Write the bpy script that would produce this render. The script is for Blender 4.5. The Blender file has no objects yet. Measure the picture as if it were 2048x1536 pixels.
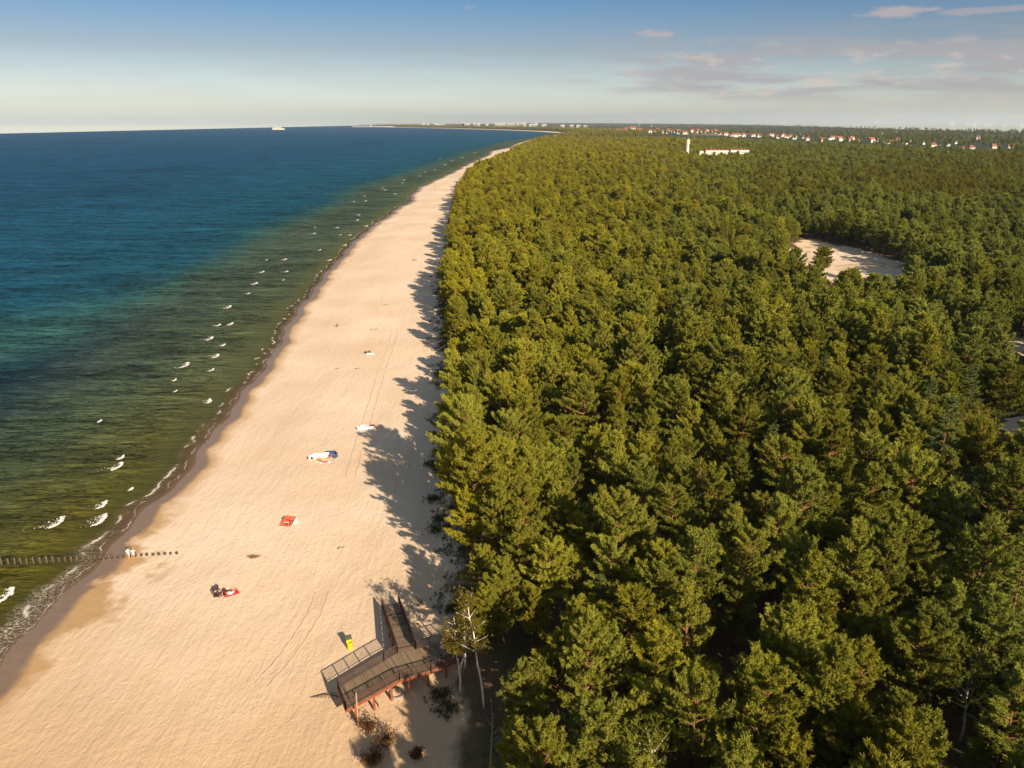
import bpy, math, random
import numpy as np
from mathutils import Vector, Matrix
R = random.Random(7)
NP = np.random.default_rng(7)
sc = bpy.context.scene
COL = sc.collection
rad = math.radians

# ------------------------------------------------------------------ camera geometry
F, CH, PW, PH = 1558.0, 60.0, 2048, 1536
PITCH = math.atan((768 - 243) / F)

def ray(x, y):
    v = (y - 768) / F; u = (x - 1024) / F
    return u, math.cos(PITCH) - v * math.sin(PITCH), -math.sin(PITCH) - v * math.cos(PITCH)

def G(x, y, z=0.0):
    a, b, c = ray(x, y); t = (z - CH) / c
    return a * t, b * t

# ------------------------------------------------------------------ coast curves (X as a function of Y)
SH = [(-300, -40), (0, -56), (40, -58.5), (74.7, -59.1), (93.3, -60.3), (102.7, -60.3), (115.5, -59.6), (125, -58.6), (143, -59.6), (177, -63), (213, -66),
      (263, -72.5), (298, -75), (385, -81.5), (470, -84.5), (523, -82.5), (560, -84), (622, -80), (650, -82), (699, -87), (768, -88), (871, -82), (1000, -74), (1190, -65.5), (1533, -43), (1726, -44), (1981, -3),
      (2200, 5), (2458, 26), (2816, 64), (3400, 150), (3983, 234), (4317, 280), (5200, 160), (6103, -89), (7415, -561), (8600, -1150), (9443, -1520), (9700, -1500), (10300, -1000), (11500, -1900), (12500, -2500),
      (13500, -2300), (15000, -1500), (20000, 0), (40000, 3000)]
ED = [(-300, 10), (0, -3), (30, -5), (60, -6), (78, -7), (101, -9), (117, -10.6), (167, -15.2), (271, -25.5), (330, -30), (419, -36.5), (640, -48), (831, -50), (909, -50), (1109, -31), (1265, -13), (1585, 0),
      (2040, 38), (2760, 106), (3400, 230), (4317, 340), (5200, 235), (6103, -10), (7415, -470), (8600, -1060), (9443, -1400), (9700, -1380), (10300, -900), (11500, -1800),
      (12500, -2400), (13500, -2200), (15000, -1400), (20000, 100), (40000, 3100)]
PE = [(-300, 20), (0, 8), (30, 1.5), (60, -1), (74, -2), (84, -4.5), (100, -7.4), (117, -9), (167, -13), (271, -22.5), (330, -26), (419, -32), (640, -43), (800, -45.5), (909, -45.5), (1109, -26), (1265, -8), (1585, 5),
      (2040, 45), (2760, 114), (3400, 240), (4317, 350)]

def interp(tab, y):
    return np.interp(y, [a for a, b in tab], [b for a, b in tab])

def shore(y):
    y = np.asarray(y, float)
    w = np.clip(y / 400.0, 1, 3)
    return interp(SH, y) + 0.55 * np.sin(y * 0.21) * np.minimum(w, 3) + 0.35 * np.sin(y * 0.53 + 1) + 0.9 * np.sin(y * 0.071 + .5) * w * 0.6

def edge(y):
    y = np.asarray(y, float)
    return interp(ED, y) + 0.7 * np.sin(y * 0.19 + 2) + 0.4 * np.sin(y * 0.61)

def sstep(a, b, x):
    t = np.clip((x - a) / (b - a), 0, 1); return t * t * (3 - 2 * t)

def hnoise(x, y):
    return (np.sin(x * 0.31 + 1.7 * np.sin(y * 0.11)) * np.sin(y * 0.27 + 1.3 * np.sin(x * 0.13)) + 0.5 * np.sin(x * 0.71 + y * 0.33) * np.sin(y * 0.63 - x * 0.21))

def ground_z(X, Y):
    X = np.asarray(X, float); Y = np.asarray(Y, float)
    s = X - shore(Y); e = X - edge(Y)
    z = np.where(s < 0, np.maximum(s * 0.08, -3.0), 0.045 * np.minimum(s, 6) + 0.62 * sstep(5, 22, s))
    near = sstep(2500, 1500, Y)
    z = z + sstep(-1.5, 3.5, e) * (1.7 + 0.55 * hnoise(X, Y) * near)
    z = z + 1.2 * np.exp(-(((X + 4.6) / 2.2) ** 2 + ((Y - 76.5) / 3.0) ** 2))
    z = z + 0.05 * hnoise(X * 1.3, Y * 1.1) * sstep(8, 20, s) * near
    # far rolling country
    r = np.hypot(X, Y)
    z = z + sstep(6000, 14000, r) * sstep(2, 400, e) * 20 * (0.6 + 0.4 * np.sin(X / 1700.0 + 1.0) * np.sin(Y / 2600.0 + X / 5000.0))
    return z

def P(x, y, up=0.0):
    """pixel of the photograph -> point on the ground (plus up)"""
    z = 0.5
    for _ in range(12):
        X, Y = G(x, y, z + up); z = float(ground_z(X, Y))
    return Vector((X, Y, z + up))

def on_ground(X, Y, up=0.0):
    return Vector((X, Y, float(ground_z(X, Y)) + up))

# ------------------------------------------------------------------ object helpers
def link(o, parent=None):
    COL.objects.link(o)
    if parent: o.parent = parent
    return o

def tag(o, label=None, cat=None, group=None, kind=None):
    if label: o['label'] = label
    if cat: o['category'] = cat
    if group: o['group'] = group
    if kind: o['kind'] = kind
    return o

def empty(name, loc=(0, 0, 0), rz=0.0):
    o = bpy.data.objects.new(name, None); COL.objects.link(o)
    o.location = loc; o.rotation_euler = (0, 0, rz); o.empty_display_size = 0.3
    return o

def np_mesh(name, V, Fc, mats=(), attrs=None, midx=None, smooth=False):
    """V (n,3); Fc (m,k) of one polygon size"""
    me = bpy.data.meshes.new(name)
    V = np.asarray(V, np.float32); Fc = np.asarray(Fc, np.int32)
    me.vertices.add(len(V)); me.vertices.foreach_set('co', V.ravel())
    k = Fc.shape[1]
    me.loops.add(Fc.size); me.loops.foreach_set('vertex_index', Fc.ravel())
    me.polygons.add(len(Fc)); me.polygons.foreach_set('loop_start', np.arange(0, Fc.size, k, dtype=np.int32))
    for m in mats: me.materials.append(m)
    if midx is not None: me.polygons.foreach_set('material_index', np.asarray(midx, np.int32))
    if smooth: me.polygons.foreach_set('use_smooth', np.ones(len(Fc), bool))
    for n, a in (attrs or {}).items():
        at = me.attributes.new(n, 'FLOAT', 'POINT'); at.data.foreach_set('value', np.asarray(a, np.float32))
    me.update(calc_edges=True); me.validate()
    return me

class MB:
    """collects shapes and links them as one mesh object"""
    def __init__(s): s.v = []; s.f = []; s.m = []
    def add(s, vs, fs, m=0):
        n = len(s.v); s.v += [tuple(v) for v in vs]
        for f in fs: s.f.append([i + n for i in f]); s.m.append(m)
        return s
    def box(s, c, size, rot=None, m=0):
        x, y, z = [a / 2 for a in size]; c = Vector(c)
        M = rot if rot is not None else Matrix.Identity(3)
        vs = [c + M @ Vector((i * x, j * y, k * z)) for i in (-1, 1) for j in (-1, 1) for k in (-1, 1)]
        return s.add(vs, [(0, 1, 3, 2), (4, 6, 7, 5), (0, 4, 5, 1), (2, 3, 7, 6), (0, 2, 6, 4), (1, 5, 7, 3)], m)
    def bar(s, a, b, w, h, m=0):
        """box from a to b, w wide (horizontal), h high"""
        a = Vector(a); b = Vector(b); d = b - a; L = d.length; d.normalize()
        up = Vector((0, 0, 1)) if abs(d.z) < .98 else Vector((1, 0, 0))
        side = d.cross(up).normalized(); u2 = side.cross(d)
        M = Matrix((d, side, u2)).transposed()
        return s.box((a + b) / 2, (L, w, h), M, m)
    def tube(s, pts, rs, n=7, m=0, cap=True):
        pts = [Vector(p) for p in pts]; n0 = len(s.v); vs = []
        if not hasattr(rs, '__len__'): rs = [rs] * len(pts)
        ref = Vector((0.31, 0.95, 0.05))
        for i, p in enumerate(pts):
            d = (pts[min(i + 1, len(pts) - 1)] - pts[max(i - 1, 0)]).normalized()
            a = d.cross(ref)
            if a.length < .1: a = d.cross(Vector((1, 0, 0)))
            a.normalize(); b = d.cross(a)
            for k in range(n):
                t = 2 * math.pi * k / n
                vs.append(p + (a * math.cos(t) + b * math.sin(t)) * rs[i])
        fs = []
        for i in range(len(pts) - 1):
            for k in range(n):
                k2 = (k + 1) % n
                fs.append((i * n + k, i * n + k2, (i + 1) * n + k2, (i + 1) * n + k))
        if cap:
            fs.append(tuple(range(n - 1, -1, -1))); fs.append(tuple((len(pts) - 1) * n + k for k in range(n)))
        return s.add(vs, fs, m)
    def mesh(s, name, mats, smooth=False):
        me = bpy.data.meshes.new(name); me.from_pydata(s.v, [], s.f)
        for m in (mats if isinstance(mats, (list, tuple)) else [mats]): me.materials.append(m)
        me.polygons.foreach_set('material_index', s.m)
        if smooth: me.polygons.foreach_set('use_smooth', [True] * len(s.f))
        me.update(); return me
    def build(s, name, mats, parent=None, smooth=False):
        return link(bpy.data.objects.new(name, s.mesh(name, mats, smooth)), parent)

# ------------------------------------------------------------------ materials
class NT:
    def __init__(s, tree): s.t = tree; s.t.nodes.clear()
    def n(s, typ, _props=None, **inp):
        nd = s.t.nodes.new(typ)
        for k, v in (_props or {}).items(): setattr(nd, k, v)
        for k, v in inp.items():
            key = int(k[1:]) if k[0] == 'i' and k[1:].isdigit() else k.replace('_', ' ')
            s.set(nd.inputs[key], v)
        return nd
    def set(s, sock, v):
        if isinstance(v, bpy.types.NodeSocket): s.t.links.new(v, sock)
        elif isinstance(v, bpy.types.Node): s.t.links.new(v.outputs[0], sock)
        elif isinstance(v, (tuple, list)) and len(v) == 3 and sock.type == 'RGBA': sock.default_value = (*v, 1)
        else: sock.default_value = v
    def math(s, op, a, b=0.0, c=None):
        kw = {'i0': a, 'i1': b}
        if c is not None: kw['i2'] = c
        return s.n('ShaderNodeMath', {'operation': op}, **kw).outputs[0]
    def mix(s, f, a, b, mode='MIX'):
        nd = s.n('ShaderNodeMix', {'data_type': 'RGBA', 'blend_type': mode})
        s.set(nd.inputs[0], f); s.set(nd.inputs[6], a); s.set(nd.inputs[7], b)
        return nd.outputs[2]
    def sstep(s, a, b, x):
        nd = s.n('ShaderNodeMapRange', {'interpolation_type': 'SMOOTHSTEP'})
        s.set(nd.inputs[0], x); s.set(nd.inputs[1], a); s.set(nd.inputs[2], b)
        return nd.outputs[0]
    def noise(s, vec, scale, detail=3.0, rough=0.5, dist=0.0):
        nd = s.n('ShaderNodeTexNoise', Vector=vec, Scale=scale, Detail=detail, Roughness=rough, Distortion=dist)
        return nd.outputs[0]
    def scale(s, vec, sc3, rot=(0, 0, 0)):
        nd = s.n('ShaderNodeMapping', Vector=vec)
        nd.inputs['Scale'].default_value = sc3; nd.inputs['Rotation'].default_value = rot
        return nd.outputs[0]
    def attr(s, name): return s.n('ShaderNodeAttribute', {'attribute_name': name}).outputs['Fac']
    def pos(s): return s.n('ShaderNodeNewGeometry').outputs['Position']
    def ramp(s, f, stops):
        nd = s.n('ShaderNodeValToRGB', Fac=f); cr = nd.color_ramp
        while len(cr.elements) < len(stops): cr.elements.new(1.0)
        for e, (p, c) in zip(cr.elements, stops): e.position = p; e.color = (*c, 1)
        return nd.outputs[0]
    def out(s, shader): s.n('ShaderNodeOutputMaterial', Surface=shader)

def newmat(name):
    m = bpy.data.materials.new(name); m.use_nodes = True
    return m, NT(m.node_tree)

def simple(name, col, rough=0.7, var=0.15, scale=3.0, spec=0.3, metal=0.0, bump=0.0):
    m, t = newmat(name)
    oc = t.n('ShaderNodeTexCoord').outputs['Object']
    nz = t.noise(oc, scale, 4.0, 0.6)
    c = t.mix(t.math('MULTIPLY', nz, 1.0), tuple(a * (1 - var) for a in col), tuple(min(1, a * (1 + var)) for a in col))
    b = t.n('ShaderNodeBsdfPrincipled', Base_Color=c, Roughness=rough, Metallic=metal)
    b.inputs['Specular IOR Level'].default_value = spec
    if bump:
        t.set(b.inputs['Normal'], t.n('ShaderNodeBump', Strength=bump, Distance=0.02, Height=nz).outputs[0])
    t.out(b.outputs[0]); return m

def foliage(name, c_dark, c_mid, c_light, warm=None, transl=0.22, region=True):
    """needles: per-plant tone, per-tuft tone"""
    m, t = newmat(name)
    oi = t.n('ShaderNodeObjectInfo')
    rnd = oi.outputs['Random']; tone = t.attr('tone')
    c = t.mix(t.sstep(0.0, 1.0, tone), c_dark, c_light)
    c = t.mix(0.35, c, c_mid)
    if warm is not None:
        f = t.math('MULTIPLY', rnd, 0.9)
        if region:
            # yellower along the beach and far away, bluer green inland
            loc = oi.outputs['Location']
            sp = t.n('ShaderNodeSeparateXYZ', Vector=loc)
            a = t.math('ADD', t.math('MULTIPLY', sp.outputs[0], -0.0045), t.math('MULTIPLY', sp.outputs[1], 0.0011))
            big = t.math('SUBTRACT', t.noise(loc, 0.02, 2.0), 0.5)
            f = t.math('ADD', t.math('ADD', t.math('MULTIPLY', rnd, 0.55), a), t.math('ADD', t.math('MULTIPLY', big, 1.4), 0.2))
            f = t.n('ShaderNodeClamp', Value=f).outputs[0]
        c = t.mix(f, c, t.mix(1.0, c, warm, 'MULTIPLY'))
    v = t.math('ADD', 0.78, t.math('MULTIPLY', t.n('ShaderNodeMath', {'operation': 'FRACT'}, i0=t.math('MULTIPLY', rnd, 7.31)).outputs[0], 0.5))
    c = t.mix(1.0, c, t.n('ShaderNodeCombineColor', i0=v, i1=v, i2=v).outputs[0], 'MULTIPLY')
    d = t.n('ShaderNodeBsdfDiffuse', Color=c, Roughness=0.3)
    tr = t.n('ShaderNodeBsdfTranslucent', Color=c)
    t.out(t.n('ShaderNodeMixShader', i0=transl, i1=d.outputs[0], i2=tr.outputs[0]).outputs[0])
    return m

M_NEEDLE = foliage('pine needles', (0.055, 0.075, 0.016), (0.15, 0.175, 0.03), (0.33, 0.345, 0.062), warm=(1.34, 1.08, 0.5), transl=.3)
M_NEEDLE_D = foliage('spruce needles', (0.035, 0.055, 0.018), (0.08, 0.11, 0.03), (0.16, 0.2, 0.06), warm=(1.3, 1.1, .8))
M_BIRCHLEAF = foliage('birch leaves', (0.07, 0.08, 0.012), (0.15, 0.14, 0.02), (0.27, 0.22, 0.035), warm=(1.15, .9, .7), transl=.4, region=False)
M_LEAFGREEN = foliage('green birch leaves', (0.07, 0.085, 0.012), (0.16, 0.17, 0.02), (0.3, 0.28, 0.04), warm=(1.2, .95, .7), transl=.35, region=False)
M_AUTUMN = foliage('broad leaves', (0.07, 0.075, 0.012), (0.15, 0.145, 0.018), (0.27, 0.24, 0.03), warm=(1.08, .95, .7), transl=.3, region=False)
M_REDLEAF = foliage('withered leaves', (0.06, 0.018, 0.008), (0.13, 0.045, 0.02), (0.26, 0.12, 0.05), warm=(.8, 1.2, 1), transl=.25, region=False)
M_GRASS = foliage('dune grass', (0.035, 0.05, 0.012), (0.08, 0.09, 0.025), (0.16, 0.16, 0.05), warm=(1.2, 1, .7), transl=.2, region=False)

def bark_mat():
    m, t = newmat('pine bark')
    oc = t.n('ShaderNodeTexCoord').outputs['Object']
    z = t.n('ShaderNodeSeparateXYZ', Vector=oc).outputs[2]
    nz = t.noise(t.scale(oc, (3, 3, .6)), 3.0, 4.0, .7)
    low = t.mix(nz, (0.05, 0.03, 0.02), (0.13, 0.09, 0.065))
    hi = t.mix(nz, (0.12, 0.055, 0.03), (0.3, 0.14, 0.065))
    c = t.mix(t.sstep(3.5, 7.5, z), low, hi)
    b = t.n('ShaderNodeBsdfDiffuse', Color=c); t.out(b.outputs[0]); return m
M_BARK = bark_mat()

def birch_bark():
    m, t = newmat('birch bark')
    oc = t.n('ShaderNodeTexCoord').outputs['Object']
    nz = t.noise(t.scale(oc, (1.5, 1.5, 6)), 1.6, 4.0, .7)
    c = t.mix(t.sstep(.56, .68, nz), (0.62, 0.56, 0.48), (0.05, 0.04, 0.03))
    b = t.n('ShaderNodeBsdfDiffuse', Color=c); t.out(b.outputs[0]); return m
M_BIRCH = birch_bark()

def sand_layers(t, pos):
    """returns (colour, bump height) of beach sand"""
    n1 = t.noise(pos, 0.035, 4.0, .55)
    n2 = t.noise(pos, 0.6, 4.0, .6)
    n3 = t.noise(t.scale(pos, (1.0, 0.55, 1), (0, 0, rad(-28))), 2.3, 3.0, .55, 0.6)
    n4 = t.noise(pos, 7.0, 3.0, .7)
    n5 = t.noise(t.scale(pos, (1.0, 0.22, 1), (0, 0, rad(-16))), 1.1, 3.0, .5, 0.3)
    c = t.mix(t.sstep(.3, .7, n1), (0.665, 0.485, 0.33), (0.755, 0.59, 0.43))
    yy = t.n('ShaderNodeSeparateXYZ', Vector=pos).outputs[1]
    c = t.mix(t.math('MULTIPLY', t.sstep(122.0, 66.0, t.math('ADD', yy, t.math('MULTIPLY', n1, 30.0))), .85), c, (0.55, 0.36, 0.195))  # ochre foreground sand, with lens corner darkening painted into its colour too
    c = t.mix(t.math('MULTIPLY', t.sstep(.35, .75, n2), 0.16), c, (0.58, 0.40, 0.24))
    c = t.mix(t.math('MULTIPLY', t.sstep(.4, .7, n4), 0.10), c, (0.5, 0.35, 0.22))
    h = t.math('ADD', t.math('MULTIPLY', n3, 0.10), t.math('ADD', t.math('MULTIPLY', n4, 0.025), t.math('ADD', t.math('MULTIPLY', n5, 0.14), t.math('MULTIPLY', n2, 0.09))))
    # beaten footprints and long drifted bands
    vo = t.n('ShaderNodeTexVoronoi', Vector=t.scale(pos, (1.0, .75, 1)), Scale=2.1, Randomness=1.0).outputs['Distance']
    step = t.math('MULTIPLY', t.sstep(.24, .08, vo), t.sstep(.46, .6, t.noise(pos, .055, 3.0, .6)))
    h = t.math('SUBTRACT', h, t.math('MULTIPLY', step, .028))
    c = t.mix(t.math('MULTIPLY', step, .28), c, (.46, .31, .18))
    bd = t.noise(t.scale(pos, (.22, .018, 1), (0, 0, rad(4))), 1.0, 4.0, .6, .4)
    c = t.mix(t.math('MULTIPLY', t.sstep(.5, .7, bd), .22), c, (.52, .36, .21))
    return c, h

def ground_mat():
    m, t = newmat('ground')
    pos = t.pos(); sh = t.attr('sh'); ed = t.attr('ed')
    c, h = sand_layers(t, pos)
    # wet sand by the water: stays at its place, has its own ragged outline
    wn = t.noise(pos, 0.11, 4.0, .6); wn2 = t.noise(pos, 0.9, 3.0, .6)
    sp = t.n('ShaderNodeSeparateXYZ', Vector=pos); Y = sp.outputs[1]
    reach = t.math('ADD', 3.2, t.math('MULTIPLY', t.math('SUBTRACT', wn, .5), 5.0))
    nearp = t.math('MULTIPLY', t.sstep(64.0, 80.0, Y), t.sstep(122.0, 100.0, Y))
    reach = t.math('ADD', reach, t.math('MULTIPLY', nearp, t.math('MULTIPLY', t.sstep(.35, .7, wn), 6.5)))
    reach = t.math('ADD', reach, t.math('MULTIPLY', t.math('SUBTRACT', wn2, .5), 1.3))
    wet = t.sstep(2.4, -1.6, t.math('SUBTRACT', sh, reach))
    soaked = t.sstep(1.0, -0.3, t.math('SUBTRACT', sh, t.math('MULTIPLY', reach, 0.55)))
    c = t.mix(wet, c, t.mix(wn2, (0.38, 0.225, 0.10), (0.5, 0.32, 0.155)))
    soaked = t.math('MULTIPLY', soaked, t.sstep(4.2, 2.6, t.math('ADD', sh, t.math('MULTIPLY', t.math('SUBTRACT', wn, .5), 4.0))))
    c = t.mix(soaked, c, t.mix(wn2, (0.17, 0.11, 0.07), (0.24, 0.165, 0.11)))
    # forest floor: needles, moss, bare sand
    fn = t.noise(pos, 0.16, 4.0, .6); fn2 = t.noise(pos, 1.4, 4.0, .65)
    floor = t.mix(fn2, (0.05, 0.03, 0.015), (0.19, 0.11, 0.055))
    floor = t.mix(t.math('MULTIPLY', t.sstep(.5, .65, fn), .7), floor, t.mix(fn2, (0.03, 0.035, 0.01), (0.08, 0.08, 0.022)))
    fmask = t.sstep(-0.8, 1.6, t.math('ADD', ed, t.math('MULTIPLY', t.math('SUBTRACT', t.noise(pos, 0.35, 4.0, .6), .5), 5.0)))
    cl = t.sstep(0.35, 0.65, t.math('ADD', t.attr('bare'), t.math('MULTIPLY', t.math('SUBTRACT', fn2, .5), .35)))
    c = t.mix(t.math('MULTIPLY', t.attr('bare'), t.math('MULTIPLY', t.sstep(.5, .66, t.noise(pos, .1, 4.0, .65)), .55)), c, (.2, .15, .06))
    fmask = t.math('MULTIPLY', fmask, t.math('SUBTRACT', 1.0, cl))
    # open country beyond the forest: meadows, stubble and dark hedgerows
    cn = t.n('ShaderNodeTexVoronoi', Vector=t.scale(pos, (0.0022, 0.0011, 1)), Scale=1.0)
    sepc = t.n('ShaderNodeSeparateColor', Color=cn.outputs['Color'])
    field = t.mix(t.sstep(.68, .72, sepc.outputs[0]), (0.035, 0.048, 0.018), (0.19, 0.13, 0.07))
    field = t.mix(t.sstep(.5, .56, sepc.outputs[1]), field, (0.03, 0.04, 0.02))
    floor = t.mix(t.attr('open'), floor, field)
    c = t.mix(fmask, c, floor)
    b = t.n('ShaderNodeBsdfPrincipled', Base_Color=c)
    t.set(b.inputs['Roughness'], t.math('SUBTRACT', 0.85, t.math('MULTIPLY', soaked, 0.5)))
    b.inputs['Specular IOR Level'].default_value = 0.25
    dry = t.math('SUBTRACT', 1.0, t.math('MULTIPLY', wet, 0.88))
    bm = t.n('ShaderNodeBump', Strength=t.math('MULTIPLY', dry, 0.85), Distance=1.0, Height=h)
    t.set(b.inputs['Normal'], bm.outputs[0])
    t.out(b.outputs[0]); return m

def sea_mat():
    m, t = newmat('sea water')
    pos = t.pos(); d = t.attr('sh')          # metres offshore
    n1 = t.noise(pos, 0.018, 4.0, .55); n2 = t.noise(pos, 0.09, 4.0, .6); n0 = t.noise(pos, 0.0035, 3.0, .5)
    dd = t.math('ADD', d, t.math('MULTIPLY', t.math('MULTIPLY', t.math('SUBTRACT', n1, .5), t.sstep(3.0, 60.0, d)), 70.0))
    dd = t.math('ADD', dd, t.math('MULTIPLY', t.math('MULTIPLY', t.math('SUBTRACT', n2, .5), t.sstep(0.0, 25.0, d)), 16.0))
    yy = t.n('ShaderNodeSeparateXYZ', Vector=pos).outputs[1]
    dd = t.math('MULTIPLY', dd, t.math('ADD', 1.0, t.math('MULTIPLY', t.sstep(100.0, 380.0, yy), 1.5)))
    lg = t.math('MULTIPLY', t.math('LOGARITHM', t.math('ADD', t.math('MAXIMUM', dd, 0.0), 1.0), 10.0), 1 / 4.0)  # 0..1 over 10 km
    def p(x): return math.log10(x + 1) / 4.0
    c = t.ramp(lg, [(p(0), (0.17, 0.115, 0.07)), (p(2.2), (0.10, 0.072, 0.03)), (p(4.5), (0.055, 0.05, 0.009)), (p(12), (0.075, 0.066, 0.008)), (p(25), (0.06, 0.066, 0.016)),
                    (p(42), (0.036, 0.066, 0.038)), (p(58), (0.005, 0.03, 0.044)), (p(80), (0.004, 0.028, 0.048)), (p(108), (0.028, 0.086, 0.078)), (p(145), (0.018, 0.074, 0.086)),
                    (p(190), (0.009, 0.064, 0.1)), (p(330), (0.009, 0.07, 0.12)), (p(900), (0.008, 0.062, 0.125)), (p(5000), (0.008, 0.062, 0.13))])
    c = t.mix(t.math('MULTIPLY', t.math('MULTIPLY', t.sstep(130.0, 420.0, yy), t.sstep(4.0, 12.0, d)), t.math('MULTIPLY', t.sstep(60.0, 30.0, d), .6)), c, (0.03, 0.062, 0.056))
    c = t.mix(t.math('MULTIPLY', t.math('MULTIPLY', t.sstep(95.0, 200.0, yy), t.sstep(1.5, 6.0, d)), t.math('MULTIPLY', t.sstep(70.0, 35.0, d), .62)), c, (0.072, 0.09, 0.046))
    # weed and sand patches on the bottom
    c = t.mix(t.math('MULTIPLY', t.math('MULTIPLY', t.sstep(.55, .72, n2), t.sstep(8.0, 30.0, d)), 0.45), c, (0.003, 0.015, 0.024))
    c = t.mix(t.math('MULTIPLY', t.math('MULTIPLY', t.sstep(.5, .7, n0), t.sstep(120.0, 300.0, d)), 0.3), c, (0.002, 0.016, 0.038))
    # waves
    w1 = t.noise(t.scale(pos, (0.3, 1.0, 1), (0, 0, rad(24))), 0.6, 5.0, .72, 0.5)
    w2 = t.noise(t.scale(pos, (0.5, 1.0, 1), (0, 0, rad(10))), 1.9, 3.0, .6, 0.3)
    w3 = t.noise(t.scale(pos, (0.3, 1.0, 1), (0, 0, rad(35))), 0.13, 3.0, .5, 0.4)
    calm = t.sstep(0.0, 14.0, d)
    hgt = t.math('ADD', t.math('MULTIPLY', w1, 1.5), t.math('ADD', t.math('MULTIPLY', w2, 0.42), t.math('MULTIPLY', w3, 2.8)))
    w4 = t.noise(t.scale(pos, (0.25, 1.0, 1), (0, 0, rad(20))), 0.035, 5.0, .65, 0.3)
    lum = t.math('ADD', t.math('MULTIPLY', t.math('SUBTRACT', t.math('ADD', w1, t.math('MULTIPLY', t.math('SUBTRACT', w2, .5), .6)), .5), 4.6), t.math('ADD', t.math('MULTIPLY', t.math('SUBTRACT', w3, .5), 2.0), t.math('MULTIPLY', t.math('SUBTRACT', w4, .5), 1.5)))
    lum = t.math('MAXIMUM', t.math('ADD', 1.0, t.math('MULTIPLY', lum, t.sstep(3.0, 14.0, d))), .3)  # lighter wave crests and darker troughs painted in for light through thin water
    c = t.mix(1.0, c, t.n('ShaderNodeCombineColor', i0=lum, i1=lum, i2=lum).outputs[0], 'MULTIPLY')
    hgt = t.math('MULTIPLY', hgt, t.math('ADD', 0.22, t.math('MULTIPLY', calm, 0.78)))
    # thin foam lace on the wash: narrow wandering edges
    edge_n = t.math('MULTIPLY', t.math('SUBTRACT', t.noise(pos, 0.16, 3.0, .5), .5), 5.5)
    fine = t.noise(pos, 2.6, 4.0, .7); fine2 = t.noise(pos, 0.33, 3.0, .5)
    def line(off, w):
        x = t.math('ABSOLUTE', t.math('SUBTRACT', t.math('ADD', d, edge_n), off))
        return t.sstep(w, w * 0.25, t.math('ADD', x, t.math('MULTIPLY', t.math('SUBTRACT', fine, .45), w * 2.2)))
    f = t.math('MAXIMUM', t.math('MULTIPLY', line(3.0, 0.42), t.sstep(.47, .62, fine2)), t.math('MULTIPLY', line(0.9, 0.14), t.sstep(.38, .55, fine2)))
    wash = t.math('MULTIPLY', t.math('MULTIPLY', t.sstep(4.6, 3.0, t.math('ADD', d, edge_n)), t.sstep(.52, .66, fine)), t.math('MULTIPLY', t.sstep(.42, .6, fine2), 0.5))
    wash2 = t.math('MULTIPLY', t.math('MULTIPLY', t.sstep(5.2, 2.5, t.math('ADD', d, edge_n)), t.sstep(.46, .6, fine)), t.math('MULTIPLY', t.sstep(112.0, 84.0, yy), 0.7))
    f = t.n('ShaderNodeClamp', Value=t.math('MAXIMUM', f, t.math('MAXIMUM', wash, wash2))).outputs[0]
    f = t.math('MULTIPLY', f, 0.85)
    c = t.mix(f, c, (0.62, 0.56, 0.5))
    bm = t.n('ShaderNodeBump', Strength=1.0, Distance=1.0, Height=hgt)
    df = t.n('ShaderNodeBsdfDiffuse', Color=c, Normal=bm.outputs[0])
    gl = t.n('ShaderNodeBsdfGlossy', Roughness=0.2, Normal=bm.outputs[0])
    lw = t.n('ShaderNodeLayerWeight', Blend=0.5, Normal=bm.outputs[0]).outputs['Facing']
    fr = t.math('ADD', 0.008, t.math('MULTIPLY', t.math('POWER', lw, 5.0), 0.10))
    fr = t.math('MULTIPLY', fr, t.math('SUBTRACT', 1.0, f))
    b = t.n('ShaderNodeMixShader', i0=fr, i1=df.outputs[0], i2=gl.outputs[0])
    # clear at the very edge so the wet sand shows through
    tr = t.n('ShaderNodeBsdfTransparent', Color=(0.85, 0.8, 0.7))
    al = t.math('MAXIMUM', t.sstep(-0.2, 3.2, t.math('ADD', d, t.math('MULTIPLY', edge_n, 0.25))), f)
    t.out(t.n('ShaderNodeMixShader', i0=al, i1=tr.outputs[0], i2=b.outputs[0]).outputs[0])
    return m

# ------------------------------------------------------------------ horizon reach (the sheets end where the photographed horizon lies)
HZ = [(-3000, 300), (0, 264), (300, 258), (545, 253.2), (760, 249.0), (900, 247.5), (1100, 246.8), (1300, 248.0), (1500, 250.5), (1750, 256), (2048, 263.5), (5000, 300)]
def reach(X, Y):
    u = np.where(Y > 1, X / np.maximum(Y, 1), np.sign(X) * 3)
    px = 1024 + np.clip(u, -2.5, 2.5) * F * 1.0
    y = np.interp(px, [a for a, b in HZ], [b for a, b in HZ])
    # forward distance of the ground at that picture height
    fwd = CH * F / np.maximum(y - 243, 1.5) * 0.92
    return np.minimum(fwd, 24000)

def trim(V, Fc, keep_attr):
    X, Y = V[:, 0], V[:, 1]
    Rm = reach(X, Y); far = Y > Rm
    s = np.where(far, Rm / np.maximum(Y, 1), 1.0)
    bad = far[Fc].all(axis=1)
    V = V.copy(); V[:, 0] *= s; V[:, 1] *= s
    return V, Fc[~bad]

def rows_y():
    ys = [-300, -220, -150, -100, -60, -30, -10]; y = 0.0
    while y < 26000:
        ys.append(y); y += 0.8 if 40 < y < 140 else max(1.6, y * 0.012)
    return np.array(ys)

def grid(cols, ys):
    nr, nc = len(ys), cols.shape[1]
    V = np.zeros((nr * nc, 3)); V[:, 0] = cols.ravel(); V[:, 1] = np.repeat(ys, nc)
    i = np.arange(nr - 1)[:, None] * nc + np.arange(nc - 1)[None, :]
    Fc = np.stack([i, i + 1, i + nc + 1, i + nc], -1).reshape(-1, 4)
    return V, Fc

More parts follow.
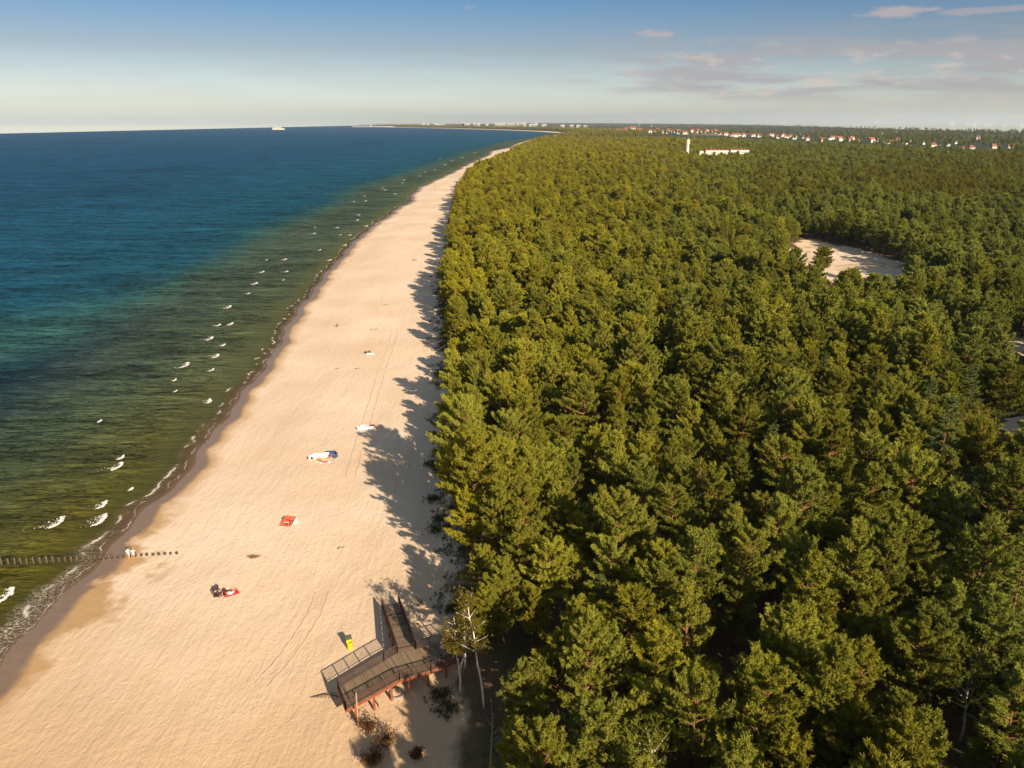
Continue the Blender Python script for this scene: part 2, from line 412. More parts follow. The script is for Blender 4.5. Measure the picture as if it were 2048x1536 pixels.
CLEAR = [Vector(G(a, b)) for a, b in [(1555, 514), (1585, 505), (1600, 488), (1640, 490), (1665, 500), (1700, 502), (1745, 520), (1790, 532), (1825, 556), (1790, 575), (1770, 592), (1735, 585), (1700, 572), (1660, 580), (1630, 572), (1605, 560), (1590, 545), (1560, 530)]]
CLEAR2 = [Vector(G(a, b)) for a, b in [(1990, 690), (2060, 690), (2075, 735), (1985, 715)]]
CLEAR3 = [Vector(G(a, b)) for a, b in [(1990, 845), (2100, 850), (2120, 935), (2030, 935)]]
def inside(poly, X, Y):
    X = np.asarray(X, float); Y = np.asarray(Y, float); c = np.zeros(X.shape, bool); n = len(poly)
    for i in range(n):
        a, b = poly[i], poly[(i + 1) % n]
        cond = ((a.y > Y) != (b.y > Y))
        with np.errstate(divide='ignore', invalid='ignore'):
            xi = (b.x - a.x) * (Y - a.y) / (b.y - a.y if abs(b.y - a.y) > 1e-9 else 1e-9) + a.x
        c ^= cond & (X < xi)
    return c
FAR = [(-2, 2400), (.068, 2400), (.177, 2300), (.305, 2000), (.42, 1620), (.466, 1500), (.56, 1330), (.657, 1200), (2, 1100)]
def far_limit(X, Y):
    return np.interp(X / np.maximum(Y, 1), [a for a, b in FAR], [b for a, b in FAR])

def build_ground():
    ys = rows_y(); s = shore(ys); e = edge(ys)
    sea = -np.array([600, 200, 60, 25, 12, 8, 5, 3, 2, 1])
    land = [1.2, 2.4, 3.6, 5, 7]
    while land[-1] < 30000: land.append(land[-1] + max(2.6, (land[-1]) * 0.035))
    cols = np.concatenate([s[:, None] + sea[None, :], s[:, None] + (e - s)[:, None] * np.linspace(0, 1, 46)[None, :], e[:, None] + np.array(land)[None, :]], 1)
    V, Fc = grid(cols, ys)
    V, Fc = trim(V, Fc, None)
    X, Y = V[:, 0], V[:, 1]
    V[:, 2] = ground_z(X, Y)
    bare = (inside(CLEAR, X, Y) | inside(CLEAR2, X, Y) | inside(CLEAR3, X, Y)).astype(float)
    V[:, 2] -= 0.3 * bare
    op = sstep(-60, 60, Y - far_limit(X, Y))
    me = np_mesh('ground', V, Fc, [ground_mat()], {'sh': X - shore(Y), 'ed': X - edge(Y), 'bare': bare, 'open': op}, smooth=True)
    o = bpy.data.objects.new('ground', me); link(o); tag(o, kind='structure')

def build_sea():
    ys = rows_y(); s = shore(ys)
    off = [-2.5, -1, 0, 1, 2, 3, 4.5, 6, 8]
    while off[-1] < 42000: off.append(off[-1] + max(2.5, off[-1] * 0.04))
    cols = s[:, None] - np.array(off)[None, :]
    cols = cols[:, ::-1]
    V, Fc = grid(cols, ys)
    V, Fc = trim(V, Fc, None)
    X, Y = V[:, 0], V[:, 1]
    me = np_mesh('sea', V, Fc, [sea_mat()], {'sh': shore(Y) - X}, smooth=True)
    o = bpy.data.objects.new('sea', me); link(o); tag(o, kind='structure')

# ------------------------------------------------------------------ tree makers
def unit(a): return a / np.maximum(np.linalg.norm(a, axis=-1, keepdims=True), 1e-9)

def blades(C, D, n, length, width, shoot, rg, tone):
    """tufts at C pointing along D: n narrow blades each; returns verts, tris, tone per vertex"""
    m = len(C)
    C = np.repeat(C, n, 0); D = np.repeat(D, n, 0); T = np.repeat(tone, n)
    k = len(C)
    s = rg.uniform(0, 1, (k, 1))
    base = C + D * s * shoot
    dr = unit(D * (0.45 + 0.5 * s) + rg.normal(0, 0.62, (k, 3)))
    side = unit(np.cross(dr, rg.normal(0, 1, (k, 3))))
    L = length * rg.uniform(.7, 1.25, (k, 1)); W = width * rg.uniform(.7, 1.2, (k, 1))
    V = np.stack([base - side * W, base + side * W, base + dr * L], 1).reshape(-1, 3)
    Fc = np.arange(3 * k).reshape(-1, 3)
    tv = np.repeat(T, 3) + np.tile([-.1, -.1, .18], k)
    return V, Fc, tv

def pine_shape(seed, H=14.0, Rc=3.2, base=.42, top=.55, lean=0.0, dens=1.0, blade=(18, .34, .05, .42), pad=True):
    """one Scots pine: trunk points, limbs, tufts"""
    rg = np.random.default_rng(seed)
    nz = 9
    zz = np.linspace(0, H * .97, nz)
    bend = rg.normal(0, .22, (nz, 2)).cumsum(0) * (0.8 if H > 10 else .4); bend[0] = 0
    trunk = np.column_stack([bend[:, 0] * .5 + lean * zz * .06, bend[:, 1] * .5, zz])
    def at(z): return np.array([np.interp(z, zz, trunk[:, 0]), np.interp(z, zz, trunk[:, 1]), z])
    nb = int(48 * (1 - base) / .58 * dens)
    limbs, C, D, T = [], [], [], []
    az = rg.uniform(0, 6.28)
    lop = rg.uniform(0, 6.28); lopk = rg.uniform(.0, .35)
    for i in range(nb):
        t = (i + rg.uniform(0, 1)) / nb
        z = H * (base + (1 - base) * t * .97)
        az += 2.4 + rg.normal(0, .5)
        prof = max(.16, (1 - min(1, abs((t - .3) / .74)) ** 2.1) ** .55 * (1 - t * top * .55))
        L = Rc * prof * rg.uniform(.62, 1.18) * (1 + lopk * math.cos(az - lop))
        if t < .15 and rg.uniform() < .35: L *= .45
        L = max(L, .5)
        el = rad(8 + 42 * t + rg.normal(0, 9))
        d = np.array([math.cos(az) * math.cos(el), math.sin(az) * math.cos(el), math.sin(el)])
        p0 = at(z); n = 5
        pts = [p0 + d * L * s + np.array([0, 0, .10 * L * s * s]) for s in np.linspace(0, 1, n)]
        limbs.append((pts, .035 + .022 * L))
        lat = unit(np.cross(d, [0, 0, 1.]))
        nt = int(max(5, 4 + L * 7.5))
        for j in range(nt):
            s = rg.uniform(.12, 1.06) ** .7 if L > 1 else rg.uniform(.2, 1)
            w = .52 * L * (1 - abs(s - .6)) * .8
            q = p0 + d * L * s + np.array([0, 0, .12 * L * s * s]) + lat * rg.normal(0, .42) * w + np.array([0, 0, rg.uniform(-.08, .32)])
            C.append(q); D.append(unit(d * (.5 + .4 * s) + lat * rg.normal(0, .35) + np.array([0, 0, .75])))
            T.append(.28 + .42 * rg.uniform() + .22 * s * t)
    for j in range(int(7 * dens) + 2):   # leader
        C.append(at(H * rg.uniform(.93, 1.0)) + rg.normal(0, .22, 3)); D.append(unit(np.array([rg.normal(0, .4), rg.normal(0, .4), 1.0]))); T.append(.75)
    C = np.array(C); D = np.array(D); T = np.array(T)
    nbl, ln, wd, sh = blade
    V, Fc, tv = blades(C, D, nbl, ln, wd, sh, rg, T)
    return trunk, limbs, (V, Fc, tv)

def spruce_shape(seed, H=16.0, Rc=2.9, blade=(20, .32, .05, .45)):
    rg = np.random.default_rng(seed); zz = np.linspace(0, H, 7)
    trunk = np.column_stack([np.zeros(7), np.zeros(7), zz]); limbs, C, D, T = [], [], [], []
    az = 0
    for i in range(62):
        t = (i + rg.uniform()) / 62; z = H * (.2 + .79 * t); az += 2.4 + rg.normal(0, .3)
        L = max(.35, Rc * (1 - t) ** .85 * rg.uniform(.75, 1.15)); el = rad(-6 + 30 * t)
        d = np.array([math.cos(az) * math.cos(el), math.sin(az) * math.cos(el), math.sin(el)]); p0 = np.array([0, 0, z])
        limbs.append(([p0 + d * L * s for s in (0, .5, 1)], .05)); lat = unit(np.cross(d, [0, 0, 1.]))
        for j in range(int(4 + L * 5)):
            s = rg.uniform(.2, 1.05)
            C.append(p0 + d * L * s + lat * rg.normal(0, .22) * L * (1.1 - s)); D.append(unit(d + lat * rg.normal(0, .5) + np.array([0, 0, .35]))); T.append(.3 + .4 * rg.uniform() + .2 * s)
    for j in range(5): C.append(np.array([0, 0, H * rg.uniform(.95, 1)])); D.append(np.array([0, 0, 1.])); T.append(.7)
    V, Fc, tv = blades(np.array(C), np.array(D), *blade, rg, np.array(T))
    return trunk, limbs, (V, Fc, tv)

def broad_shape(seed, H=12.0, Rc=3.0, base=.3, n=520, leaf=(14, .2, .1, .45)):
    rg = np.random.default_rng(seed); zz = np.linspace(0, H * .85, 6)
    b = rg.normal(0, .25, (6, 2)).cumsum(0); b[0] = 0
    trunk = np.column_stack([b[:, 0], b[:, 1], zz]); limbs, C, D, T = [], [], [], []
    nl = 16
    for i in range(nl):
        t = (i + .5) / nl; z = H * (base + (.8 - base) * t); az = i * 2.4 + rg.normal(0, .3); el = rad(25 + 45 * t)
        L = Rc * (1.05 - .35 * t) * rg.uniform(.7, 1.15); d = np.array([math.cos(az) * math.cos(el), math.sin(az) * math.cos(el), math.sin(el)])
        p0 = np.array([np.interp(z, zz, trunk[:, 0]), np.interp(z, zz, trunk[:, 1]), z])
        limbs.append(([p0 + d * L * s for s in (0, .4, .75, 1)], .05 + .02 * L))
        for j in range(n // nl):
            s = rg.uniform(.35, 1.12); q = p0 + d * L * s + rg.normal(0, .27, 3) * L * .6
            C.append(q); D.append(unit(rg.normal(0, .6, 3) + np.array([0, 0, .3]) + d * .4)); T.append(.2 + .6 * rg.uniform())
    V, Fc, tv = blades(np.array(C), np.array(D), *leaf, rg, np.array(T))
    return trunk, limbs, (V, Fc, tv)

def trunk_mb(trunk, limbs, r0, H, every=1, sides=6):
    mb = MB(); n = len(trunk)
    mb.tube(trunk, [r0 * (1 - .86 * i / (n - 1)) + .015 for i in range(n)], 7)
    for pts, r in limbs[::every]:
        k = len(pts); mb.tube(pts, [r * (1 - .8 * i / (k - 1)) for i in range(k)], 4, cap=False)
    return mb

def crown_mesh(name, crown, mat):
    V, Fc, tv = crown
    return np_mesh(name, V, Fc, [mat], {'tone': tv})

def whole_mesh(name, trunk, limbs, crown, r0, H, mats):
    """trunk and crown in one mesh, for the mass of the forest"""
    mb = trunk_mb(trunk, limbs, r0, H, 3)
    V, Fc, tv = crown
    quads = []
    for f in mb.f:
        for i in range(1, len(f) - 1): quads.append((f[0], f[i], f[i + 1]))
    nv = len(mb.v)
    VV = np.concatenate([np.array(mb.v), V]); FF = np.concatenate([np.array(quads), Fc + nv])
    tone = np.concatenate([np.zeros(nv), tv]); mi = np.concatenate([np.zeros(len(quads)), np.ones(len(Fc))])
    return np_mesh(name, VV, FF, mats, {'tone': tone}, midx=mi)

# near pine kinds: (adjective, trunk mesh, crown mesh)
PINES = []
kinds = [('tall rounded', dict(H=15.5, Rc=4.1, base=.34)), ('broad spreading', dict(H=13.5, Rc=4.6, base=.34, top=.68)), ('slender', dict(H=14.5, Rc=3.0, base=.3, top=.75)),
         ('bushy', dict(H=12.5, Rc=3.9, base=.2, top=.72)), ('pointed', dict(H=16, Rc=3.6, base=.28, top=.92)), ('ragged', dict(H=14, Rc=4.0, base=.4, dens=.85)),
         ('dense domed', dict(H=14, Rc=4.0, base=.34, dens=1.25)), ('open-crowned', dict(H=15, Rc=4.2, base=.45, dens=.85, lean=1)), ('low thick', dict(H=10.5, Rc=3.8, base=.15, top=.7)),
         ('narrow pointed', dict(H=13.5, Rc=3.0, base=.25, top=.93))]
for i, (adj, kw) in enumerate(kinds):
    tr, lb, cr = pine_shape(100 + i, blade=(26, .34, .055, .45), **kw)
    PINES.append((adj, trunk_mb(tr, lb, .2, kw['H']).mesh('pine_trunk', M_BARK, True), crown_mesh('pine_crown', cr, M_NEEDLE), kw['H']))

BROADS = []
for i, adj in enumerate(('yellow-green', 'loose yellow-green')):
    tr, lb, cr = broad_shape(450 + i, H=12.5, Rc=2.9, base=.3, n=900 - 200 * i, leaf=(10, .17, .07, .35))
    BROADS.append((adj, trunk_mb(tr, lb, .15, 12).mesh('birch_trunk', M_BIRCH, True), crown_mesh('birch_leaves', cr, M_LEAFGREEN), 12))
tr, lb, cr = spruce_shape(460, 16, 3.2, (24, .34, .06, .45))
SPRUCES = [('dark pointed', trunk_mb(tr, lb, .18, 16).mesh('spruce_trunk', M_BARK, True), crown_mesh('spruce_crown', cr, M_NEEDLE_D), 16)]
tr, lb, cr = pine_shape(470, H=12, Rc=2.6, base=.4)
M_DEAD = simple('grey dead wood', (0.25, 0.19, 0.14), .9, .3)
BARE = trunk_mb(tr, lb[::2], .15, 12).mesh('bare_trunk', M_DEAD, True)

def lib(name, meshes):
    c = bpy.data.collections.new(name)
    for i, me in enumerate(meshes):
        c.objects.link(bpy.data.objects.new('%s_kind_%02d' % (name, i), me))
    return c
mid_meshes = []
for i, (adj, kw) in enumerate(kinds):
    tr, lb, cr = pine_shape(200 + i, blade=(10, .5, .11, .45), **kw)
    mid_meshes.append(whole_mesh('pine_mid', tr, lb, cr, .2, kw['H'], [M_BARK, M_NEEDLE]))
LIB_MID = lib('pine_mid', mid_meshes)
far_meshes = []
for i in range(6):
    kw = dict(H=14 + i % 3, Rc=3.6 + .3 * (i % 2), base=.4, dens=.8)
    tr, lb, cr = pine_shape(300 + i, blade=(5, .8, .22, .4), **kw)
    far_meshes.append(whole_mesh('pine_far', tr, lb[:2], cr, .2, kw['H'], [M_BARK, M_NEEDLE]))
LIB_FAR = lib('pine_far', far_meshes)
brd = []
for i in range(4):
    tr, lb, cr = broad_shape(400 + i, H=13 + i, Rc=3.6, leaf=(7, .42, .2, .45), n=380)
    brd.append(whole_mesh('broad_far', tr, lb, cr, .18, 13, [M_BARK, M_AUTUMN]))
LIB_BROAD = lib('broad', brd)

def edge_size(X, Y):
    """wind-clipped, lower trees along the beach, some made taller for longer shadows; stands of different age inland"""
    lo = np.interp(Y, [84, 90, 104, 122, 150, 200, 330], [.85, 1.4, 1.32, .98, .9, .86, .76])
    f = lo + (1 - lo) * sstep(0, 16, X - interp(PE, Y))
    age = 1 + .16 * np.sin(X * .045 + 2 * np.sin(Y * .021)) * np.sin(Y * .038 + 1)
    return f * age

def scatter(name, pts, library, nkinds, seed, smin=.8, smax=1.15, clip=False):
    """one mass object: every point carries a tree of the library"""
    rg = np.random.default_rng(seed); n = len(pts)
    me = bpy.data.meshes.new(name); me.vertices.add(n); me.vertices.foreach_set('co', np.asarray(pts, np.float32).ravel())
    def put(an, ty, arr, key='value'):
        a = me.attributes.new(an, ty, 'POINT'); a.data.foreach_set(key, arr)
    put('pick', 'INT', rg.integers(0, nkinds, n).astype(np.int32))
    rot = np.zeros((n, 3), np.float32); rot[:, 2] = rg.uniform(0, 6.283, n); rot[:, :2] = rg.normal(0, .03, (n, 2))
    put('turn', 'FLOAT_VECTOR', rot.ravel(), 'vector')
    s = rg.uniform(smin, smax, n)
    if clip: A = np.asarray(pts); s = s * edge_size(A[:, 0], A[:, 1])
    sv = np.stack([s * rg.uniform(.88, 1.12, n), s * rg.uniform(.88, 1.12, n), s * rg.uniform(.9, 1.1, n)], 1).astype(np.float32)
    put('size', 'FLOAT_VECTOR', sv.ravel(), 'vector')
    o = bpy.data.objects.new(name, me); link(o)
    ng = bpy.data.node_groups.new(name, 'GeometryNodeTree')
    ng.interface.new_socket('Geometry', in_out='INPUT', socket_type='NodeSocketGeometry')
    ng.interface.new_socket('Geometry', in_out='OUTPUT', socket_type='NodeSocketGeometry')
    N = ng.nodes; L = ng.links
    gi = N.new('NodeGroupInput'); go = N.new('NodeGroupOutput')
    ci = N.new('GeometryNodeCollectionInfo'); ci.inputs[0].default_value = library; ci.inputs[1].default_value = True; ci.inputs[2].default_value = True
    io = N.new('GeometryNodeInstanceOnPoints')
    def na(nm, ty):
        a = N.new('GeometryNodeInputNamedAttribute'); a.data_type = ty; a.inputs[0].default_value = nm; return a.outputs[0]
    L.new(gi.outputs[0], io.inputs['Points']); L.new(ci.outputs[0], io.inputs['Instance'])
    io.inputs['Pick Instance'].default_value = True
    L.new(na('pick', 'INT'), io.inputs['Instance Index']); 
    e2r = N.new('FunctionNodeEulerToRotation'); L.new(na('turn', 'FLOAT_VECTOR'), e2r.inputs[0]); L.new(e2r.outputs[0], io.inputs['Rotation'])
    L.new(na('size', 'FLOAT_VECTOR'), io.inputs['Scale'])
    L.new(io.outputs[0], go.inputs[0])
    md = o.modifiers.new('scatter', 'NODES'); md.node_group = ng
    return o

def ordinal(n):
    small = ['zeroth', 'first', 'second', 'third', 'fourth', 'fifth', 'sixth', 'seventh', 'eighth', 'ninth', 'tenth', 'eleventh', 'twelfth', 'thirteenth', 'fourteenth', 'fifteenth',
             'sixteenth', 'seventeenth', 'eighteenth', 'nineteenth']
    if n < 20: return small[n]
    tens = {2: 'twent', 3: 'thirt', 4: 'fort', 5: 'fift', 6: 'sixt', 7: 'sevent', 8: 'eight', 9: 'ninet'}
    if n >= 100: return 'hundred-and-' + ordinal(n - 100) if n > 100 else 'hundredth'
    a, b = divmod(n, 10)
    return tens[a] + 'ieth' if b == 0 else tens[a] + 'y-' + small[b]

def pxy(X, Y, z):
    """world -> photograph pixel"""
    dep = Y * math.cos(PITCH) + (CH - z) * math.sin(PITCH)
    up = Y * math.sin(PITCH) - (CH - z) * math.cos(PITCH)
    return 1024 + F * X / dep, 768 - F * up / dep, dep

BIRCH_AT = [(921, 1384), (931, 1333), (969, 1415)]
GAPS = [(P(1960, 1010), 5.5), (P(1900, 1230), 6.5), (P(1800, 1180), 4), (P(1500, 1090), 4.0), (P(1960, 830), 10.0), (P(1700, 830), 5.0), (P(1140, 1300), 2.0), (P(1350, 1440), 3.2)]
def build_forest():
    rg = np.random.default_rng(11)
    near, rest, far, broad = [], [], [], []
    y = 18.0; row = 0
    while y < 2600:
        step = 5.3 if y < 140 else (4.9 if y < 330 else (5.2 if y < 900 else 6.6))
        xr = min(0.70 * (y + 25) + 45, 2500); x0 = float(interp(PE, y)) if y < 4000 else 0
        n = int((xr - x0) / step) + 1
        k = np.arange(n)
        xs = x0 + (k + .5 * (row % 2)) * step + rg.uniform(-.36, .36, n) * step
        yy = y + rg.uniform(-.36, .36, n) * step
        pe = interp(PE, yy); xs = np.maximum(xs, pe + rg.uniform(-.3, .8, n))
        ok = (yy < far_limit(xs, yy))
        for poly in (CLEAR, CLEAR2, CLEAR3):
            for k2 in (1.0, .95, .9, .855): ok &= ~inside([q * k2 for q in poly], xs, yy)
        ok &= rg.uniform(0, 1, n) > np.where(yy < 140, .05, .085)
        # sparse stands towards the picnic ground on the right
        for g, r in GAPS: ok &= (xs - g.x) ** 2 + (yy - g.y) ** 2 > r * r
        for a, b in BIRCH_AT:
            q = P(a, b); ok &= (xs - q.x) ** 2 + (yy - q.y + 1.5) ** 2 > 21
        bl = BLD; ok &= ~((xs > bl[0]) & (xs < bl[1]) & (yy > bl[2]) & (yy < bl[3]))
        zz = ground_z(xs, yy)
        for X, Y, Z in zip(xs[ok], yy[ok], zz[ok]):
            if y < 420: near.append((X, Y, Z, row))
            else:
                u = X / Y; w = math.sin(X * .011 + 1) * math.sin(Y * .008) + .6 * math.sin(X * .031) * math.sin(Y * .023 + 2)
                if u > .30 and 520 < Y < 1500 and rg.uniform() < .42 + .3 * w: broad.append((X, Y, Z))
                else: (rest if y < 950 else far).append((X, Y, Z))
        y += step * .87; row += 1
    # the 300 that show largest
    def vis(t):
        px, py, dp = pxy(t[0], t[1], t[2] + 10)
        return -40 < px < PW + 40 and py < PH + 70
    v = sorted([t for t in near if vis(t)], key=lambda t: t[1] + .1 * abs(t[0]))
    ind = v[:298]; keep = set(map(id, ind)); rest = [t[:3] for t in near if id(t) not in keep] + rest
    rows = {}
    for t in ind: rows.setdefault(t[3], []).append(t)
    for ri, r in enumerate(sorted(rows)):
        for ci, (X, Y, Z, _) in enumerate(sorted(rows[r])):
            adj, tm, cm, H = PINES[R.randrange(len(PINES))]
            u = R.random(); kind = 'pine'
            if u < .05 and ci > 0: kind = 'birch'; adj, tm, cm, H = BROADS[R.randrange(2)]
            elif u < .085 and ci > 1: kind = 'spruce'; adj, tm, cm, H = SPRUCES[0]
            elif u < .1 and ci > 1: kind = 'bare'
            if Y > 88 and X < float(interp(PE, Y)) + 3 and R.random() < .5: adj, tm, cm, H = PINES[R.choice([3, 8, 6])]
            e = empty({'pine': 'pine_tree', 'birch': 'birch_tree', 'spruce': 'spruce_tree', 'bare': 'dead_tree'}[kind], (X, Y, Z - .05), R.uniform(0, 6.28))
            s = R.uniform(.68, 1.08) * float(edge_size(X, Y)); e.scale = (s * R.uniform(.92, 1.08), s * R.uniform(.92, 1.08), s)
            e.rotation_euler.x = R.gauss(0, .035); e.rotation_euler.y = R.gauss(0, .035)
            what, cat = {'pine': ('%s green pine' % adj, 'pine tree'), 'birch': ('%s birch' % adj, 'birch tree'), 'spruce': ('%s spruce' % adj, 'spruce tree'), 'bare': ('bare leafless pine', 'dead tree')}[kind]
            tag(e, '%s, %s inland from the beach in the %s row of trees up' % (what, ordinal(ci + 1), ordinal(ri + 1)), cat, 'trees of the coastal forest')
            link(bpy.data.objects.new('trunk', tm if kind != 'bare' else BARE), e)
            if kind != 'bare': link(bpy.data.objects.new('crown', cm), e)
    o = scatter('pine_forest', rest, LIB_MID, len(mid_meshes), 1, .5, 1.05, True); tag(o, 'dense green pine forest filling the land beyond the first three hundred trees', 'forest', kind='stuff')
    o = scatter('distant_pine_forest', far, LIB_FAR, len(far_meshes), 2, .55, 1.05, True); tag(o, 'far end of the pine forest before the village', 'forest', kind='stuff')
    o = scatter('autumn_wood', broad, LIB_BROAD, 4, 3, .8, 1.15); tag(o, 'yellow and ochre broadleaf wood far inland', 'wood', kind='stuff')
    print('forest', len(near), len(rest), len(far), len(broad))
    # woods and hedges of the open country beyond
    pts = []
    for _ in range(16000):
        yy = 1300 * math.exp(rg.uniform(0, math.log(12))); xx = yy * rg.uniform(-.2, .75)
        if xx < float(edge(yy)) + 12: continue
        if yy < float(far_limit(xx, yy)): continue
        if yy > float(reach(xx, yy)): continue
        if yy < 1.7 * float(far_limit(xx, yy)) and rg.uniform() < .62: continue
        w = math.sin(xx / (90 + yy * .03) + 3 * math.sin(yy / 700)) * math.sin(yy / (120 + yy * .02) + 1)
        if w < -.05 and not (xx - float(edge(yy)) < 300 and yy > 4000): continue
        pts.append((xx, yy, float(ground_z(xx, yy)) - .5))
    for _ in range(3800):   # wooded strip behind the far beach of the bay
        yy = rg.uniform(3000, 9600); xx = float(edge(yy)) + 10 + abs(rg.normal(0, 130))
        pts.append((xx, yy, float(ground_z(xx, yy)) - .5))
    o = scatter('far_woods', pts, LIB_FAR, len(far_meshes), 4, .8, 1.35); tag(o, 'dark far-off woods behind the village and the bay', 'woods', kind='stuff')
BLD = (255, 362, 1120, 1262)

def lone_trees():
    # birches at the dune by the boardwalk
    words = ['white-barked birch standing closest to the boardwalk, forked low', 'thin white birch behind the other two, beside the boardwalk', 'tallest white birch with a leaning crooked trunk by the dune']
    tops = [(-.6, 1.5, 8.5), (-.2, 1.0, 9.0), (-1.9, 2.6, 12.0)]
    for i, (px, py) in enumerate(BIRCH_AT):
        b = P(px, py); rg = np.random.default_rng(50 + i); tx, ty, H = tops[i]
        e = empty('birch_tree', b - Vector((0, 0, .1))); tag(e, words[i], 'birch tree', 'birches beside the boardwalk')
        n = 10
        pts = [Vector((tx * (k / n) ** 1.2 + rg.normal(0, .06), ty * (k / n) ** 1.1 + rg.normal(0, .06), H * k / n)) for k in range(n + 1)]
        mb = MB(); mb.tube(pts, [.12 * (1 - .85 * k / n) + .015 for k in range(n + 1)], 8)
        C, D, T = [], [], []
        for k in range(24):
            f = rg.uniform(.56, 1); q = pts[min(n, int(f * n))]; az = rg.uniform(0, 6.28); L = rg.uniform(.9, 2.6) * (1.25 - .6 * f); el = rad(rg.uniform(30, 65))
            d = Vector((math.cos(az) * math.cos(el), math.sin(az) * math.cos(el), math.sin(el)))
            lp = [q + d * L * s + Vector((0, 0, -.05 * L * s * s)) for s in (0, .35, .7, 1)]
            mb.tube(lp, [.05, .035, .022, .01], 5, cap=False)
            for j in range(int(27 * L / 2)):
                s = rg.uniform(.3, 1.1); C.append(np.array(q + d * L * s) + rg.normal(0, .3, 3)); D.append(unit(rg.normal(0, .6, 3) - np.array([0, 0, .35]))); T.append(rg.uniform(.1, .9))
        if i == 0:
            mb.tube([pts[3], pts[3] + Vector((.5, .2, 1.4)), pts[3] + Vector((.75, .6, 3.0)), pts[3] + Vector((.8, .9, 4.6))], [.1, .08, .05, .02], 7)
        mb.build('trunk', M_BIRCH, e, True)
        link(bpy.data.objects.new('crown', crown_mesh('birch_crown', blades(np.array(C), np.array(D), 9, .17, .06, .3, rg, np.array(T)), M_BIRCHLEAF)), e)
    # spruce at the right edge
    for (px, py, H, w) in [(1985, 1390, 17.5, 'tall pointed spruce rising beside the gap at the picture edge')]:
        b = P(px, py); e = empty('spruce_tree', b, .5); tag(e, w, 'spruce tree')
        tr, lb, cr = spruce_shape(77, H, 3.6)
        trunk_mb(tr, lb, .2, H).build('trunk', M_BARK, e, True); link(bpy.data.objects.new('crown', crown_mesh('spruce_crown', cr, M_NEEDLE)), e)
    # lone pine in the sandy clearing
    b = P(1640, 558); e = empty('pine_tree', b, 1.0); tag(e, 'wide lone pine standing on the pale sand of the forest clearing', 'pine tree')
    link(bpy.data.objects.new('trunk', PINES[7][1]), e); link(bpy.data.objects.new('crown', PINES[6][2]), e); e.scale = (1.35, 1.35, .85)
    # bare tree at the bottom edge
    b = P(980, 1560); e = empty('dead_tree', b); tag(e, 'bare leafless tree rising from the shade at the picture bottom', 'dead tree')
    rg = np.random.default_rng(5); mb = MB(); pts = [Vector((.1 * k * .35, .06 * k, .82 * k)) for k in range(9)]
    mb.tube(pts, [.13 * (1 - .1 * k) for k in range(9)], 7); mb.build('trunk', M_DEAD, e)
    for k in range(12):
        f = rg.integers(3, 9); az = rg.uniform(0, 6.28); L = rg.uniform(.5, 1.6); d = Vector((math.cos(az), math.sin(az), .7)).normalized()
        MB().tube([pts[f], pts[f] + d * L * .5, pts[f] + d * L + Vector((0, 0, .2))], [.035, .022, .008], 5).build('branch', M_DEAD, e)
M_DEAD = simple('grey dead wood', (0.25, 0.19, 0.14), .9, .3)

# ------------------------------------------------------------------ boardwalk
M_PLANK = None
def plank_mat():
    m, t = newmat('weathered planks')
    uv = t.n('ShaderNodeTexCoord').outputs['Object']
    at = t.attr('lane')
    fr = t.n('ShaderNodeMath', {'operation': 'FRACT'}, i0=t.math('MULTIPLY', at, 1.0)).outputs[0]
    wn = t.n('ShaderNodeTexWhiteNoise', {'noise_dimensions': '1D'}, W=t.math('FLOOR', at)).outputs[0]
    nz = t.noise(uv, 2.0, 5.0, .6)
    c = t.mix(wn, (0.17, 0.11, 0.06), (0.33, 0.225, 0.13)); c = t.mix(t.math('MULTIPLY', nz, .6), c, (0.12, 0.09, 0.06))
    b = t.n('ShaderNodeBsdfPrincipled', Base_Color=c, Roughness=.8); t.out(b.outputs[0]); return m
M_WOODRED = simple('red stained timber', (0.25, 0.065, 0.028), .6, .25)
M_WOODDK = simple('dark railing timber', (0.085, 0.045, 0.03), .7, .3)

def plank_deck(parent, corners_at, length, n, name='deck'):
    """planks laid across; corners_at(f) gives the two edge points at fraction f"""
    vs, fs, lane = [], [], []
    for i in range(n):
        a0, b0 = corners_at((i + .06) / n); a1, b1 = corners_at((i + .94) / n); k = len(vs); th = Vector((0, 0, .05))
        q = [a0, b0, b1, a1]; vs += [tuple(p) for p in q] + [tuple(p - th) for p in q]; lane += [i + .5] * 8
        fs += [(k, k + 1, k + 2, k + 3), (k + 7, k + 6, k + 5, k + 4), (k, k + 4, k + 5, k + 1), (k + 1, k + 5, k + 6, k + 2), (k + 2, k + 6, k + 7, k + 3), (k + 3, k + 7, k + 4, k)]
    me = bpy.data.meshes.new(name); me.from_pydata(vs, [], fs); me.materials.append(M_PLANK)
    a = me.attributes.new('lane', 'FLOAT', 'POINT'); a.data.foreach_set('value', lane)
    return link(bpy.data.objects.new(name, me), parent)

def railing(parent, pts, h=1.1, gap=.14, post=1.6, name='railing'):
    """top and bottom rail, balusters, posts"""
    mb = MB(); pm = MB()
    for a, b in zip(pts[:-1], pts[1:]):
        L = (b - a).length; d = (b - a) / L; up = Vector((0, 0, 1))
        mb.bar(a + up * h, b + up * h, .12, .055); mb.bar(a + up * .14, b + up * .14, .05, .05)
        n = int(L / gap)
        for i in range(1, n):
            q = a + d * (L * i / n); mb.box(q + up * (h / 2 + .06), (.035, .035, h - .14))
        n = max(1, round(L / post))
        for i in range(n + 1):
            q = a + d * (L * i / n); pm.box(q + up * (h / 2), (.1, .1, h + .06))
    r = mb.build(name, M_WOODDK, parent); 
    pm.build('rail_post', M_WOODDK, r); return r

def lerp(a, b, t): return a + (b - a) * t

